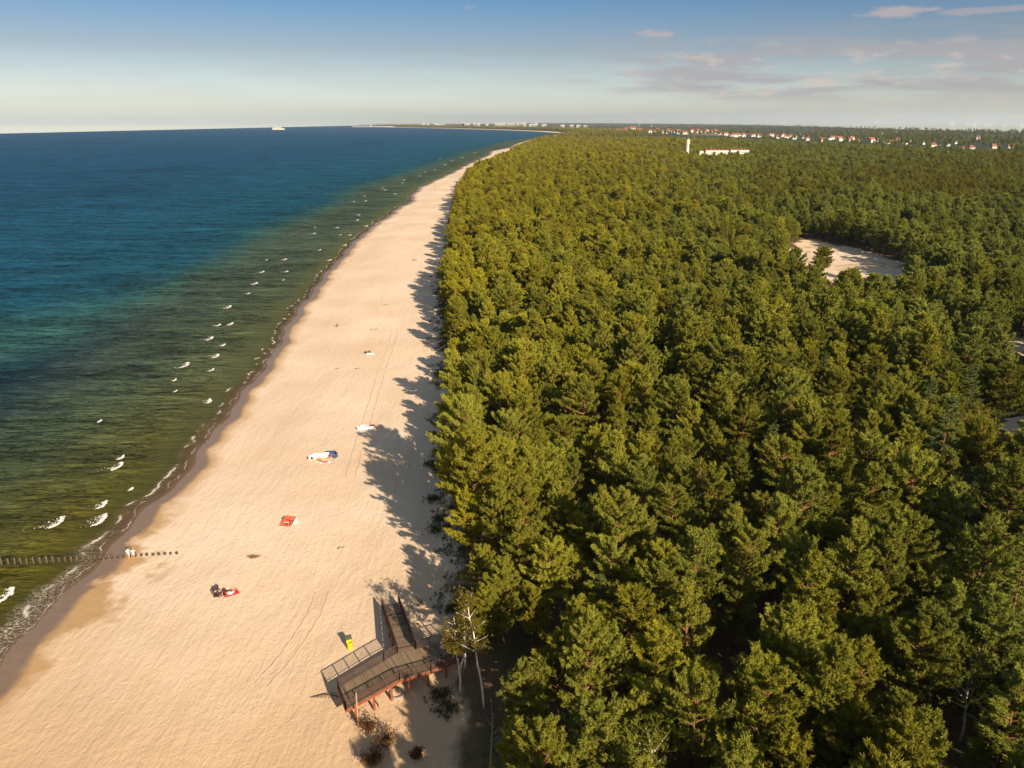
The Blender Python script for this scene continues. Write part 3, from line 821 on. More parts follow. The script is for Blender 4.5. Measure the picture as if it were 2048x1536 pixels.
def build_boardwalk():
    global M_PLANK
    M_PLANK = plank_mat()
    def D(x, y, z): X, Y = G(x, y, z); return Vector((X, Y, z))
    zd = 3.0
    A = D(676, 1376, zd - .25); B = D(692, 1420, zd - .25)          # left end: far, near
    N1 = D(799, 1360, zd); F1 = D(768, 1322, zd)                    # middle bend
    N2 = D(862, 1342, zd); N3 = D(945, 1308, zd)
    R1 = D(795, 1306, zd); R2 = D(832, 1298, zd)                     # foot of the ramp
    F3 = D(935, 1268, zd)
    RL = P(764, 1212, .35); RR = P(797, 1205, .35)
    root = empty('boardwalk', (0, 0, 0))
    tag(root, 'wooden beach boardwalk with dark railings, red-brown beams and a ramp down to the sand', 'boardwalk')
    # platform: left arm and right arm, planks across
    plank_deck(root, lambda f: (lerp(A, F1, f), lerp(B, N1, f)), 8, 40)
    far_line = [F1, R1, R2, F3]; near_line = [N1, N1.lerp(N2, .35), N2, N3]
    for i in range(3):
        plank_deck(root, lambda f, i=i: (lerp(far_line[i], far_line[i + 1], f), lerp(near_line[i], near_line[i + 1], f)), 2, [10, 12, 34][i])
    plank_deck(root, lambda f: (lerp(RL, R1 - Vector((0, 0, .01)), f), lerp(RR, R2 - Vector((0, 0, .01)), f)), 9, 56, 'ramp_deck')
    # thresholds on the ramp
    for f in (.25, .47, .93):
        a = lerp(RL, R1, f); b = lerp(RR, R2, f); MB().bar(a + Vector((0, 0, .03)), b + Vector((0, 0, .03)), .14, .06).build('cross_batten', M_WOODDK, root)
    # beams under the edges
    bm = MB()
    dn = Vector((0, 0, -.2))
    for a, b in [(A, F1), (F1, R1), (R2, F3), (B, N1), (N1, N2), (N2, N3), (A, B), (RL, R1), (RR, R2)]:
        bm.bar(a + dn, b + dn, .12, .26)
    bm.build('edge_beam', M_WOODRED, root)
    # posts under the deck, each a part
    for a, b, n in [(A, F1, 3), (B, N1, 3), (N1, N3, 4), (R2, F3, 3), (RL, R1, 5), (RR, R2, 5)]:
        for i in range(n):
            q = lerp(a, b, (i + .5) / n); gz = float(ground_z(q.x, q.y)) - .4
            if q.z - gz < .6: continue
            MB().box((q.x, q.y, (q.z - .34 + gz) / 2), (.2, .2, q.z - .34 - gz)).build('support_post', M_WOODRED, root)
    railing(root, [A, F1, R1]); railing(root, [A, B]); railing(root, [B, N1, N2, N3], gap=.11)
    railing(root, [R2, F3]); railing(root, [RL, R1]); railing(root, [RR, R2])
    # bicycles against the near rail
    d = (N3 - N2).normalized()
    for i, (f, lab, c) in enumerate([(.12, 'black bicycle leaning on the boardwalk railing, nearer the beach', (0.03, 0.03, 0.035)), (.36, 'bicycle with red frame leaning on the boardwalk railing beside the black one', (0.35, 0.05, 0.04))]):
        p = lerp(N2, N3, f); side = Vector((-d.y, d.x, 0)); p = p + side * .5
        bicycle(p, math.atan2(d.y, d.x), lab, c)
    # poles standing in the sand before the platform
    for (bx, by, tx, ty, lab) in [(717, 1455, 714, 1387, 'tall bare wooden pole standing in the sand before the boardwalk'), (759, 1415, 757, 1398, 'short wooden stake in the sand under the boardwalk edge')]:
        b = P(bx, by); h = 4.3 if by > 1440 else 1.3
        o = MB().tube([b - Vector((0, 0, .3)), b + Vector((0, 0, h * .5)), b + Vector((.02, .05, h))], [.08, .07, .055], 8).build('wooden_pole' if h > 2 else 'wooden_stake', M_POLE, smooth=True)
        tag(o, lab, 'pole' if h > 2 else 'stake')
    # round concrete ring lying under the platform
    c = P(795, 1388); mb = MB(); n = 24; vs = []; fs = []
    for k in range(n):
        t = 2 * math.pi * k / n
        for r, z in ((.85, 0), (.85, .22), (.66, .22), (.66, 0)): vs.append(c + Vector((math.cos(t) * r, math.sin(t) * r, z - .03)))
    for k in range(n):
        for j in range(4): fs.append((k * 4 + j, k * 4 + (j + 1) % 4, ((k + 1) % n) * 4 + (j + 1) % 4, ((k + 1) % n) * 4 + j))
    tag(MB().add(vs, fs).build('concrete_ring', simple('concrete', (.3, .26, .21), .9)), 'round concrete ring on the shaded sand beneath the boardwalk', 'ring')
M_POLE = simple('pale pole wood', (0.42, 0.27, 0.15), .8, .2)

M_RUBBER = simple('rubber', (0.02, 0.02, 0.02), .7); M_STEEL = simple('steel', (0.5, 0.5, 0.5), .35, metal=.9)
def bicycle(p, rz, label, col):
    e = empty('bicycle', p, rz); e.rotation_euler.x = rad(-9); tag(e, label, 'bicycle', 'bicycles on the boardwalk')
    fm = simple('bicycle paint', col, .35, .1)
    for x in (-.53, .53):
        n = 28; pts = [Vector((x + math.cos(2 * math.pi * k / n) * .33, 0, .35 + math.sin(2 * math.pi * k / n) * .33)) for k in range(n + 1)]
        w = MB().tube(pts, .022, 6, cap=False).build('wheel', M_RUBBER, e)
        s = MB()
        for k in range(0, n, 2): s.tube([Vector((x, 0, .35)), pts[k]], .004, 3)
        s.build('spoke', M_STEEL, w)
    f = MB(); bb = Vector((-.08, 0, .3)); seat = Vector((-.22, 0, .82)); hd = Vector((.33, 0, .82)); rw = Vector((-.53, 0, .35)); fw = Vector((.53, 0, .35)); h2 = Vector((.37, 0, .7))
    for a, b in ((bb, seat), (seat, hd), (bb, h2), (bb, rw), (seat, rw), (hd, h2), (h2, fw)): f.tube([a, b], .018, 6)
    f.build('frame', fm, e)
    MB().tube([seat, seat + Vector((-.03, 0, .12))], .014, 6).tube([seat + Vector((-.15, 0, .13)), seat + Vector((0, 0, .15)), seat + Vector((.13, 0, .14))], [.07, .055, .02], 8).build('saddle', M_RUBBER, e)
    MB().tube([hd, hd + Vector((-.02, 0, .16))], .014, 6).tube([hd + Vector((-.1, -.3, .2)), hd + Vector((0, -.12, .16)), hd + Vector((0, .12, .16)), hd + Vector((-.1, .3, .2))], .014, 6).build('handlebar', M_STEEL, e)
    MB().tube([bb + Vector((0, -.07, 0)), bb + Vector((0, .07, 0))], .05, 10).bar(bb + Vector((0, .07, 0)), bb + Vector((.1, .07, -.14)), .02, .02).bar(bb + Vector((0, -.07, 0)), bb + Vector((-.1, -.07, .14)), .02, .02).build('pedal_crank', M_STEEL, e)

# ------------------------------------------------------------------ people
SKIN = [simple('tanned skin', (0.50, 0.25, 0.15), .6, .08), simple('pale skin', (0.62, 0.38, 0.27), .6, .08), simple('sunburnt skin', (0.52, 0.19, 0.11), .6, .08)]
def cloth(c): return simple('cloth', c, .85, .12, 6)
POSES = {
 # joint positions in metres, facing +x ; z up
 'walk': dict(pel=(0, 0, .93), chest=(.02, 0, 1.28), neck=(.03, 0, 1.47), head=(.06, 0, 1.62), crown=(.05, 0, 1.74), sL=(.02, .18, 1.4), sR=(.02, -.18, 1.4), eL=(-.1, .24, 1.13), eR=(.12, -.24, 1.13), wL=(-.05, .25, .88), wR=(.28, -.22, .93),
              hL=(0, .09, .9), hR=(0, -.09, .9), kL=(.2, .1, .5), kR=(-.04, -.1, .48), aL=(.27, .1, .09), aR=(-.34, -.1, .16), tL=(.46, .1, .04), tR=(-.2, -.1, .04)),
 'stand': dict(pel=(0, 0, .95), chest=(.0, 0, 1.3), neck=(.01, 0, 1.5), head=(.03, 0, 1.64), crown=(.02, 0, 1.76), sL=(0, .19, 1.42), sR=(0, -.19, 1.42), eL=(-.03, .25, 1.13), eR=(-.02, -.25, 1.13), wL=(.05, .26, .88), wR=(.05, -.27, .88),
               hL=(0, .1, .92), hR=(0, -.1, .92), kL=(.03, .11, .5), kR=(.03, -.11, .5), aL=(0, .12, .08), aR=(0, -.12, .08), tL=(.18, .14, .04), tR=(.18, -.14, .04)),
 'lie': dict(pel=(0, 0, .13), chest=(-.35, 0, .14), neck=(-.56, 0, .13), head=(-.72, 0, .15), crown=(-.84, 0, .14), sL=(-.48, .18, .13), sR=(-.48, -.18, .13), eL=(-.25, .3, .09), eR=(-.62, -.36, .09), wL=(-.02, .3, .06), wR=(-.84, -.3, .08),
             hL=(.03, .09, .12), hR=(.03, -.09, .12), kL=(.42, .14, .2), kR=(.44, -.12, .12), aL=(.82, .13, .07), aR=(.86, -.14, .07), tL=(.9, .17, .2), tR=(.93, -.2, .19)),
 'sit': dict(pel=(0, 0, .13), chest=(-.1, 0, .45), neck=(-.08, 0, .65), head=(-.03, 0, .8), crown=(-.04, 0, .91), sL=(-.09, .18, .58), sR=(-.09, -.18, .58), eL=(.05, .27, .36), eR=(-.26, -.27, .34), wL=(.28, .2, .4), wR=(-.33, -.27, .08),
             hL=(.04, .09, .12), hR=(.04, -.09, .12), kL=(.42, .14, .46), kR=(.46, -.15, .28), aL=(.66, .14, .08), aR=(.84, -.2, .07), tL=(.85, .16, .04), tR=(.95, -.24, .15)),
}
def person(pose, loc, rz, label, skin=0, top=None, bottom=None, hair=(0.05, 0.03, 0.02), group=None, scale=1.0, top_kind='shirt'):
    J = {k: Vector(v) for k, v in POSES[pose].items()}
    vs, es, rs = [], [], []
    def v(p, r): vs.append(tuple(p)); rs.append(r); return len(vs) - 1
    def chain(i, pts):
        for p, r in pts:
            j = v(p, r); es.append((i, j)); i = j
        return i
    pel = v(J['pel'], .14)
    waist = chain(pel, [(J['pel'].lerp(J['chest'], .5), .115)]); ch = chain(waist, [(J['chest'], .135)])
    nb = chain(ch, [(J['neck'].lerp(J['chest'], .25), .075), (J['neck'], .055)])
    fwd = Vector((1, 0, 0)) if pose != 'lie' else Vector((0, 0, 1))
    hd = chain(nb, [(J['head'].lerp(J['neck'], .45) + fwd * .01, .07), (J['head'], .095), (J['crown'], .075)])
    for s in 'LR':
        e = chain(ch, [(J['s' + s], .062), (J['s' + s].lerp(J['e' + s], .5), .047), (J['e' + s], .04), (J['e' + s].lerp(J['w' + s], .4), .036), (J['w' + s], .025)])
        d = (J['w' + s] - J['e' + s]).normalized(); pm = J['w' + s] + d * .06
        palm = chain(e, [(pm, .028)])
        side = d.cross(Vector((0, 0, 1))); side = side.normalized() if side.length > .1 else Vector((1, 0, 0))
        for k, (o, L) in enumerate(((-.03, .062), (-.011, .075), (.009, .07), (.028, .055))):
            chain(palm, [(pm + side * o + d * .035, .009), (pm + side * o * 1.15 + d * (.035 + L * .6), .0085), (pm + side * o * 1.1 + d * (.03 + L) + Vector((0, 0, -.012)), .007)])
        chain(palm, [(pm + side * -.045 - d * .005, .01), (pm + side * -.062 + d * .035, .009)])
        l = chain(pel, [(J['h' + s], .105), (J['h' + s].lerp(J['k' + s], .5), .075), (J['k' + s], .055), (J['k' + s].lerp(J['a' + s], .35), .053), (J['a' + s], .035)])
        chain(l, [(J['a' + s].lerp(J['t' + s], .6), .036), (J['t' + s], .028)])
    me = bpy.data.meshes.new('person'); me.from_pydata(vs, es, []); me.materials.append(SKIN[skin])
    o = bpy.data.objects.new('person', me); link(o)
    o.modifiers.new('skin', 'SKIN'); sk = me.skin_vertices[0] if len(me.skin_vertices) else None
    if sk is None:
        bpy.context.view_layer.objects.active = o
        me.skin_vertices  # noqa
    for i, r in enumerate(rs):
        me.skin_vertices[0].data[i].radius = (r, r)
    me.skin_vertices[0].data[0].use_root = True
    sb = o.modifiers.new('sub', 'SUBSURF'); sb.levels = 1; sb.render_levels = 1
    o.location = loc; o.rotation_euler.z = rz; o.scale = (scale,) * 3
    tag(o, label, 'person', group)
    # face, hair and clothes are children
    hp = J['head'] + (J['crown'] - J['head']) * .3
    ax = (J['crown'] - J['head']).normalized()
    back = -fwd
    h = MB(); n = 10
    vs2 = []; fs2 = []
    for a in range(6):
        th = a / 5 * 1.75
        for b in range(n):
            ph = 2 * math.pi * b / n; s2 = ax.cross(fwd)
            q = hp + ax * (.118 * math.cos(th)) + (back * math.cos(ph) + s2 * math.sin(ph)) * (.108 * math.sin(th)) + back * .018
            vs2.append(q)
    for a in range(5):
        for b in range(n): fs2.append((a * n + b, a * n + (b + 1) % n, (a + 1) * n + (b + 1) % n, (a + 1) * n + b))
    h.add(vs2, fs2).build('hair', simple('hair', hair, .7), o, True)
    fc = MB(); s2 = ax.cross(fwd); c0 = J['head'] + fwd * .088
    for sgn in (-1, 1): fc.box(c0 + s2 * .03 * sgn + ax * .01, (.02, .02, .012))
    fc.box(c0 - ax * .055 + fwd * -.012, (.02, .036, .01)); fc.build('face', simple('features', (.12, .05, .04), .6), o)
    MB().tube([c0 + ax * .01, c0 - ax * .025 + fwd * .022], [.008, .015], 6).build('nose', SKIN[skin], o)
    if top:
        m = cloth(top); b = MB()
        b.tube([J['pel'].lerp(J['chest'], .15), J['pel'].lerp(J['chest'], .6), J['chest'], J['chest'].lerp(J['neck'], .55)], [.155, .14, .17, .11], 12)
        if top_kind == 'shirt':
            for s in 'LR': b.tube([J['s' + s].lerp(J['chest'], .25), J['s' + s], J['s' + s].lerp(J['e' + s], .7)], [.085, .08, .066], 9)
        b.build('shirt' if top_kind == 'shirt' else 'swimsuit', m, o, True)
    if bottom:
        m = cloth(bottom); b = MB()
        b.tube([J['pel'].lerp(J['chest'], .35), J['pel'], J['pel'].lerp((J['hL'] + J['hR']) / 2, 1) - (J['chest'] - J['pel']).normalized() * .06], [.15, .165, .15], 12)
        for s in 'LR': b.tube([J['h' + s], J['h' + s].lerp(J['k' + s], .5)], [.118, .095], 9)
        b.build('shorts', m, o, True)
    return o

def towel(name, c, sx, sy, rz, col, label, cat='towel', stripes=None, group=None):
    nx, ny = 14, 8; vs, fs = [], []; rg = R
    M = Matrix.Rotation(rz, 3, 'Z')
    for j in range(ny + 1):
        for i in range(nx + 1):
            q = M @ Vector(((i / nx - .5) * sx + rg.uniform(-.02, .02), (j / ny - .5) * sy + rg.uniform(-.02, .02), 0))
            X, Y = c.x + q.x, c.y + q.y
            vs.append((X, Y, float(ground_z(X, Y)) + .045 + .03 * math.sin(i * 1.1 + j * .9)))
    mi = []
    for j in range(ny):
        for i in range(nx):
            k = j * (nx + 1) + i; fs.append((k, k + 1, k + nx + 2, k + nx + 1)); mi.append(1 if stripes and j % 2 else 0)
    mb = MB(); mb.v = vs; mb.f = fs; mb.m = mi
    o = mb.build(name, [cloth(col), cloth(stripes or col)], smooth=True)
    md = o.modifiers.new('thick', 'SOLIDIFY'); md.thickness = .02; md.offset = 1
    tag(o, label, cat, group); return o

def windbreak(c, pts, col, label, h=.85, stripes=None, name='windbreak'):
    """cloth screen on poles around an outline"""
    e = empty(name, c); tag(e, label, 'windbreak')
    vs, fs, mi = [], [], []; k = 0
    P2 = [Vector((p[0], p[1], 0)) for p in pts]
    rowsn = 6
    segs = []
    for a, b in zip(P2[:-1], P2[1:]):
        for i in range(6): segs.append(a.lerp(b, i / 6) + Vector((0, 0, 0)))
    segs.append(P2[-1])
    for i, q in enumerate(segs):
        for j in range(rowsn + 1):
            sag = .03 * math.sin(i * 1.05); n = Vector((q.y, -q.x, 0)).normalized() * sag
            vs.append((q.x + n.x, q.y + n.y, .03 + h * j / rowsn * (1 - .05 * (math.sin(i * math.pi / 6) ** 2))))
    for i in range(len(segs) - 1):
        for j in range(rowsn):
            a = i * (rowsn + 1) + j; fs.append((a, a + 1, a + rowsn + 2, a + rowsn + 1)); mi.append(j % 2 if stripes else 0)
    mb = MB(); mb.v = vs; mb.f = fs; mb.m = mi
    o = mb.build('screen', [cloth(col), cloth(stripes or col)], e); md = o.modifiers.new('thick', 'SOLIDIFY'); md.thickness = .015
    for q in P2: MB().tube([q - Vector((0, 0, .15)), q + Vector((0, 0, h + .12))], .018, 6).build('pole', M_POLE, e)
    return e

def bag(c, col, label, s=.4, cat='bag'):
    mb = MB(); n = 12; vs, fs = [], []
    prof = [(.0, 0), (.5, .0), (.56, .2), (.5, .6), (.36, .8), (.0, .84)]
    for r, z in prof:
        for k in range(n):
            t = 2 * math.pi * k / n; vs.append((math.cos(t) * r * s * (1 + .12 * math.sin(3 * t)), math.sin(t) * r * s * .7, z * s))
    for a in range(len(prof) - 1):
        for k in range(n): fs.append((a * n + k, a * n + (k + 1) % n, (a + 1) * n + (k + 1) % n, (a + 1) * n + k))
    e = empty('beach_bag', c, R.uniform(0, 3)); tag(e, label, cat)
    mb.add(vs, fs).build('body', cloth(col), e, True)
    MB().tube([Vector((-.2 * s, 0, .8 * s)), Vector((-.12 * s, 0, 1.15 * s)), Vector((.12 * s, 0, 1.15 * s)), Vector((.2 * s, 0, .8 * s))], .02 * s / .4, 6).build('handle', cloth(tuple(a * .6 for a in col)), e)
    return e

def build_beach_things():
    # --- two walkers by the groyne
    person('walk', P(258, 1117), rad(100), 'person in white shirt walking past the groyne posts on the sea side', 1, (.8, .76, .7), (.7, .6, .5), group='two walkers by the groyne')
    person('walk', P(268, 1118), rad(95), 'person in cream shirt walking past the groyne posts on the dry side', 0, (.78, .7, .6), (.72, .66, .6), hair=(.35, .2, .08), group='two walkers by the groyne')
    # --- group: dark towel and red towel
    c = P(443, 1188)
    towel('beach_towel', c, 2.0, 1.2, rad(20), (.06, .02, .025), 'dark maroon beach towel near the water, in front of the groyne line')
    windbreak(P(437, 1184), [(-.5, -.8), (-.65, .1), (-.2, .7)], (.05, .03, .04), 'small dark cloth screen beside the maroon towel', .7)
    person('sit', P(441, 1190, .04), rad(-60), 'person in dark clothes sitting on the maroon towel', 0, (.05, .03, .04), (.04, .03, .05))
    bag(P(449, 1184), (.06, .02, .02), 'dark bag between the maroon and the red towel', .55)
    towel('beach_towel', P(462, 1186), 1.9, 1.5, rad(35), (.62, .03, .03), 'bright red beach towel with a white cloth on it')
    towel('folded_cloth', P(463, 1187), .8, .5, rad(70), (.85, .82, .78), 'white cloth lying on the red towel', 'cloth').location.z = .06
    person('lie', P(461, 1184, .05), rad(60), 'person lying on the bright red towel', 1, None, (.1, .05, .06))
    # --- orange shelter
    c = P(577, 1048)
    e = empty('beach_shelter', c, rad(-32)); e.scale = (.85, .85, .85); tag(e, 'orange-red beach shelter open towards the camera, people lying inside', 'shelter')
    a = Vector((-1.35, .9, 0)); b = Vector((.6, 1.6, 0)); top = Vector((-.2, 1.3, 1.0)); fl = Vector((-.9, -1.3, 0)); fr = Vector((1.2, -.6, 0))
    tl = Vector((-1.35, .9, .95)); trr = Vector((.6, 1.6, .95))
    mb = MB(); up = Vector((0, 0, .04))
    mb.add([a + up, b + up, fr + up, fl + up], [(0, 1, 2, 3)])
    mb.add([a, b, trr, tl], [(0, 1, 2, 3)]); mb.add([a, tl, fl + Vector((0, 0, .12)), fl], [(0, 1, 2, 3)])
    mb.add([tl, trr, trr.lerp(fr, .45) + Vector((0, 0, .15)), tl.lerp(fl, .45) + Vector((0, 0, .3))], [(0, 1, 2, 3)])
    o = mb.build('canvas', cloth((.70, .12, .05)), e); o.modifiers.new('thick', 'SOLIDIFY').thickness = .02
    MB().add([b, fr, fr + Vector((0, 0, .1)), trr], [(0, 1, 2, 3)]).build('side_flap', cloth((.8, .78, .72)), e).modifiers.new('thick', 'SOLIDIFY').thickness = .02
    for q in (a, b): MB().tube([q, q + Vector((0, 0, 1.05))], .02, 6).build('pole', M_POLE, e)
    person('lie', P(574, 1049, .06), rad(-70), 'person in white top lying in the orange shelter', 0, (.8, .78, .75), (.1, .05, .04))
    person('lie', P(583, 1048, .06), rad(-62), 'bare-shouldered person lying in the orange shelter beside the white top', 2, None, (.5, .06, .05), hair=(.2, .1, .05))
    bag(P(591, 1043), (.12, .06, .03), 'small brown bag on the sand beside the orange shelter', .35)
    # --- white windbreak group with navy shelter
    c = P(640, 918)
    windbreak(c, [(-1.9, -.6), (-1.0, .7), (1.4, 1.2)], (.82, .8, .76), 'long white cloth windbreak around sunbathers', .8)
    person('sit', P(640, 922, .03), rad(-40), 'tanned person sitting in front of the long white windbreak', 0, None, (.12, .05, .03), hair=(.1, .05, .02))
    towel('beach_towel', P(637, 924), 1.8, .9, rad(10), (.72, .55, .38), 'sand-coloured towel under the tanned sitter')
    towel('beach_towel', P(650, 925), 1.9, .8, rad(8), (.8, .77, .73), 'white beach towel under the red mat')
    o = towel('beach_mat', P(650, 925), 1.1, .55, rad(8), (.6, .015, .03), 'small deep red mat lying on a white towel', 'mat'); o.location.z = .05
    bag(P(623, 918), (.04, .03, .03), 'black bag at the sea end of the white windbreak', .55)
    windbreak(P(663, 914), [(-1.2, .9), (.4, 1.1), (1.2, 0), (.7, -.9)], (.03, .06, .16), 'navy blue beach screen on the dune side of the white windbreak', .85)
    person('sit', P(660, 915, .02), rad(-100), 'sunburnt person in black sitting inside the navy blue screen', 2, (.02, .02, .03), (.02, .02, .03), hair=(.45, .15, .06))
    # --- striped windbreak
    c = P(733, 858)
    windbreak(P(731, 860), [(-1.6, 0), (0, -.15), (1.7, 0)], (.25, .42, .68), 'blue and white striped windbreak on the upper beach', .75, stripes=(.8, .8, .8))
    towel('beach_towel', P(731, 851), 2.4, 1.0, rad(5), (.82, .8, .78), 'white towel behind the striped windbreak')
    bag(P(720, 857), (.04, .03, .06), 'dark bag at the end of the striped windbreak', .5)
    person('lie', P(741, 852, .05), rad(190), 'person with red swimwear lying behind the striped windbreak', 2, None, (.5, .04, .04))
    person('lie', P(746, 857, .03), rad(170), 'tanned person lying at the dune end of the striped windbreak', 0, None, (.1, .08, .2), hair=(.3, .15, .06))
    # --- white towel pair
    towel('beach_towel', P(740, 708), 2.2, 1.6, rad(15), (.84, .83, .84), 'white towel alone on the middle of the beach')
    person('sit', P(739, 705, .05), rad(150), 'person in dark top sitting on the lone white towel', 0, (.05, .05, .08), (.05, .05, .1))
    bag(P(732, 707), (.05, .05, .07), 'dark bag beside the lone white towel', .7)
    # --- far people
    person('stand', P(695, 528), rad(200), 'person in white at the water edge beside another in red', 1, (.85, .82, .78), (.6, .5, .4), group='people standing at the water edge', scale=1.05)
    person('stand', P(701, 527), rad(200), 'person in red shirt at the water edge beside another in white', 1, (.65, .04, .05), (.1, .1, .15), group='people standing at the water edge', scale=1.05)
    person('stand', P(741, 474), rad(90), 'person all in red standing alone in the wash', 1, (.7, .03, .06), (.7, .03, .06), scale=1.15)
    person('stand', P(744.5, 471), rad(90), 'small person in pink behind the one all in red', 1, (.6, .08, .15), (.6, .1, .15), scale=.8)
    person('walk', P(870, 374), rad(270), 'distant person in dark clothes walking far up the beach', 0, (.05, .05, .05), (.05, .05, .05), scale=1.1)
    person('sit', P(827, 521), rad(180), 'person in brown sitting by the tree shadows far up the beach', 0, (.2, .12, .08), (.2, .1, .06), scale=1.1)
    person('sit', P(832, 521), rad(180), 'person in ochre sitting beside the one in brown', 0, (.35, .2, .1), (.2, .1, .06), scale=1.1)
    person('sit', P(674, 653), rad(200), 'person in black sitting alone on the beach by a thin stick', 0, (.03, .03, .03), (.03, .03, .03), scale=1.15)
    o = MB().tube([P(677, 652), P(677, 652) + Vector((.1, 0, 1.5))], [.04, .02], 6).build('stick', M_DEAD); tag(o, 'thin stick upright in the sand by the person in black', 'stick')
    # --- driftwood
    def drift(px, py, L, rz, lab, k):
        c = P(px, py); rg = random.Random(k); e = empty('driftwood', c, rz); tag(e, lab, 'driftwood')
        pts = [Vector((L * (i / 5 - .5), .15 * math.sin(i * 1.3 + k), .08 + .12 * abs(math.sin(i + k)))) for i in range(6)]
        MB().tube(pts, [.1, .12, .1, .08, .06, .03], 7).build('trunk', M_DEAD, e, True)
        for i in range(4):
            q = pts[1 + i]; d = Vector((rg.uniform(-.4, .6), rg.choice((-1, 1)) * .7, .5)) * L * .25
            MB().tube([q, q + d * .6, q + d], [.05, .03, .01], 5).build('branch', M_DEAD, e)
    drift(749, 660, 2.6, .3, 'dark forked driftwood lying inland of the person in black', 1)
    drift(825, 668, 2.6, 1.9, 'thin curved driftwood branch near the tree shadows', 2)
    drift(716, 738, 1.4, .1, 'small piece of driftwood just beneath the lone white towel', 3)
    drift(675, 738, 1.1, .5, 'tiny driftwood piece seaward of the lone white towel', 4)
    drift(771, 610, 1.5, .0, 'short driftwood stick on the smooth upper beach', 5)
    drift(683, 1097, 1.0, .7, 'little twig on the sand above the seaweed heap', 6)
    # seaweed heap
    c = P(507, 1114); rg = np.random.default_rng(3); C = np.column_stack([rg.normal(0, .35, 260), rg.normal(0, .2, 260), abs(rg.normal(0, .05, 260))])
    V, Fc, tv = blades(C, unit(rg.normal(0, 1, (260, 3)) * np.array([1, 1, .3])), 4, .18, .03, .1, rg, np.full(260, .5))
    o = bpy.data.objects.new('seaweed_heap', np_mesh('seaweed_heap', V, Fc, [simple('dry seaweed', (.22, .14, .05), .8)])); link(o); o.location = c + Vector((0, 0, .04)); tag(o, 'low heap of brown seaweed alone on the sand', 'seaweed')
    # yellow bin
    c = P(700, 1297); e = empty('litter_bin', c, rad(25)); tag(e, 'yellow litter bin with dark green open lid on the beach', 'litter bin')
    n = 16; prof = [(0, 0), (.27, 0), (.3, .05), (.36, .9), (.39, .92), (.39, .97), (.32, .97), (.28, .1), (0, .1)]
    vs, fs = [], []
    for r, z in prof:
        for k in range(n): t = 2 * math.pi * k / n; vs.append((math.copysign(abs(math.cos(t)) ** .6, math.cos(t)) * r, math.copysign(abs(math.sin(t)) ** .6, math.sin(t)) * r, z))
    for a in range(len(prof) - 1):
        for k in range(n): fs.append((a * n + k, a * n + (k + 1) % n, (a + 1) * n + (k + 1) % n, (a + 1) * n + k))
    MB().add(vs, fs).build('body', simple('yellow plastic', (.8, .55, .02), .45, .08), e, True)
    MB().box((0, .5, 1.15), (.74, .09, .72), Matrix.Rotation(rad(-20), 3, 'X')).build('lid', simple('dark green plastic', (.014, .03, .014), .5), e)
    for x in (-.26, .26): MB().tube([(x - .03, .3, .1), (x + .03, .3, .1)], .1, 12).build('wheel', M_RUBBER, e)

def build_groyne():
    m, t = newmat('wet groyne timber')
    oc = t.n('ShaderNodeTexCoord').outputs['Object']; nz = t.noise(t.scale(oc, (4, 4, 1)), 3.0, 4.0, .7)
    z = t.n('ShaderNodeSeparateXYZ', Vector=oc).outputs[2]
    c = t.mix(nz, (0.035, 0.025, 0.016), (0.12, 0.085, 0.05)); c = t.mix(t.sstep(.45, .05, z), c, (.018, .02, .008))
    b = t.n('ShaderNodeBsdfPrincipled', Base_Color=c, Roughness=.55); t.out(b.outputs[0])
    xs = [15, 60, 105, 148, 188, 235, 280, 322, 367, 410, 450, 490, 530, 570, 610, 650, 685, 725, 765, 805, 845, 887, 925, 965, 1002, 1045, 1085, 1127, 1165, 1207]
    xs = [-30] + xs
    for i, zx in enumerate(xs):
        px = zx / 3.413
        py = np.interp(px, [0, 60, 175, 215, 290, 355], [1131, 1130, 1123, 1117, 1111, 1107.5])
        X, Y = G(px, py, 0.0); h = float(np.interp(px, [0, 150, 200, 250, 355], [1.25, 1.1, .75, .45, .28])) * R.uniform(.88, 1.12)
        gz = float(ground_z(X, Y)); z0 = max(0, gz)
        if gz > 0.02: X, Y = P(px, py).x, P(px, py).y
        mb = MB(); n = 11; vs = []; fs = []
        rr = .165 * R.uniform(.9, 1.12)
        ringz = [-1.2, 0, h * .5, h * .93, h, h]
        for k, zz in enumerate(ringz):
            r = rr * (1.05 if k < 2 else 1.0) * (.86 if k == 4 else 1) * (.0 if k == 5 else 1)
            for a in range(n):
                tt = 2 * math.pi * a / n; w = 1 + .07 * math.sin(3 * tt + i)
                vs.append((math.cos(tt) * r * w, math.sin(tt) * r * w, zz + (.03 * math.cos(tt + i) if k >= 4 else 0)))
        for k in range(5):
            for a in range(n): fs.append((k * n + a, k * n + (a + 1) % n, (k + 1) * n + (a + 1) % n, (k + 1) * n + a))
        o = mb.add(vs, fs).build('groyne_post', m, smooth=True); o.location = (X, Y, z0)
        o.rotation_euler = (R.gauss(0, .03), R.gauss(0, .03), 0)
        wh = 'standing in green water' if px < 160 else ('in the wash of the waves' if px < 215 else 'half buried in sand')
        tag(o, 'dark wooden groyne post %s, %s from the seaward end' % (wh, ordinal(i + 1)), 'post', 'groyne posts running into the sea')

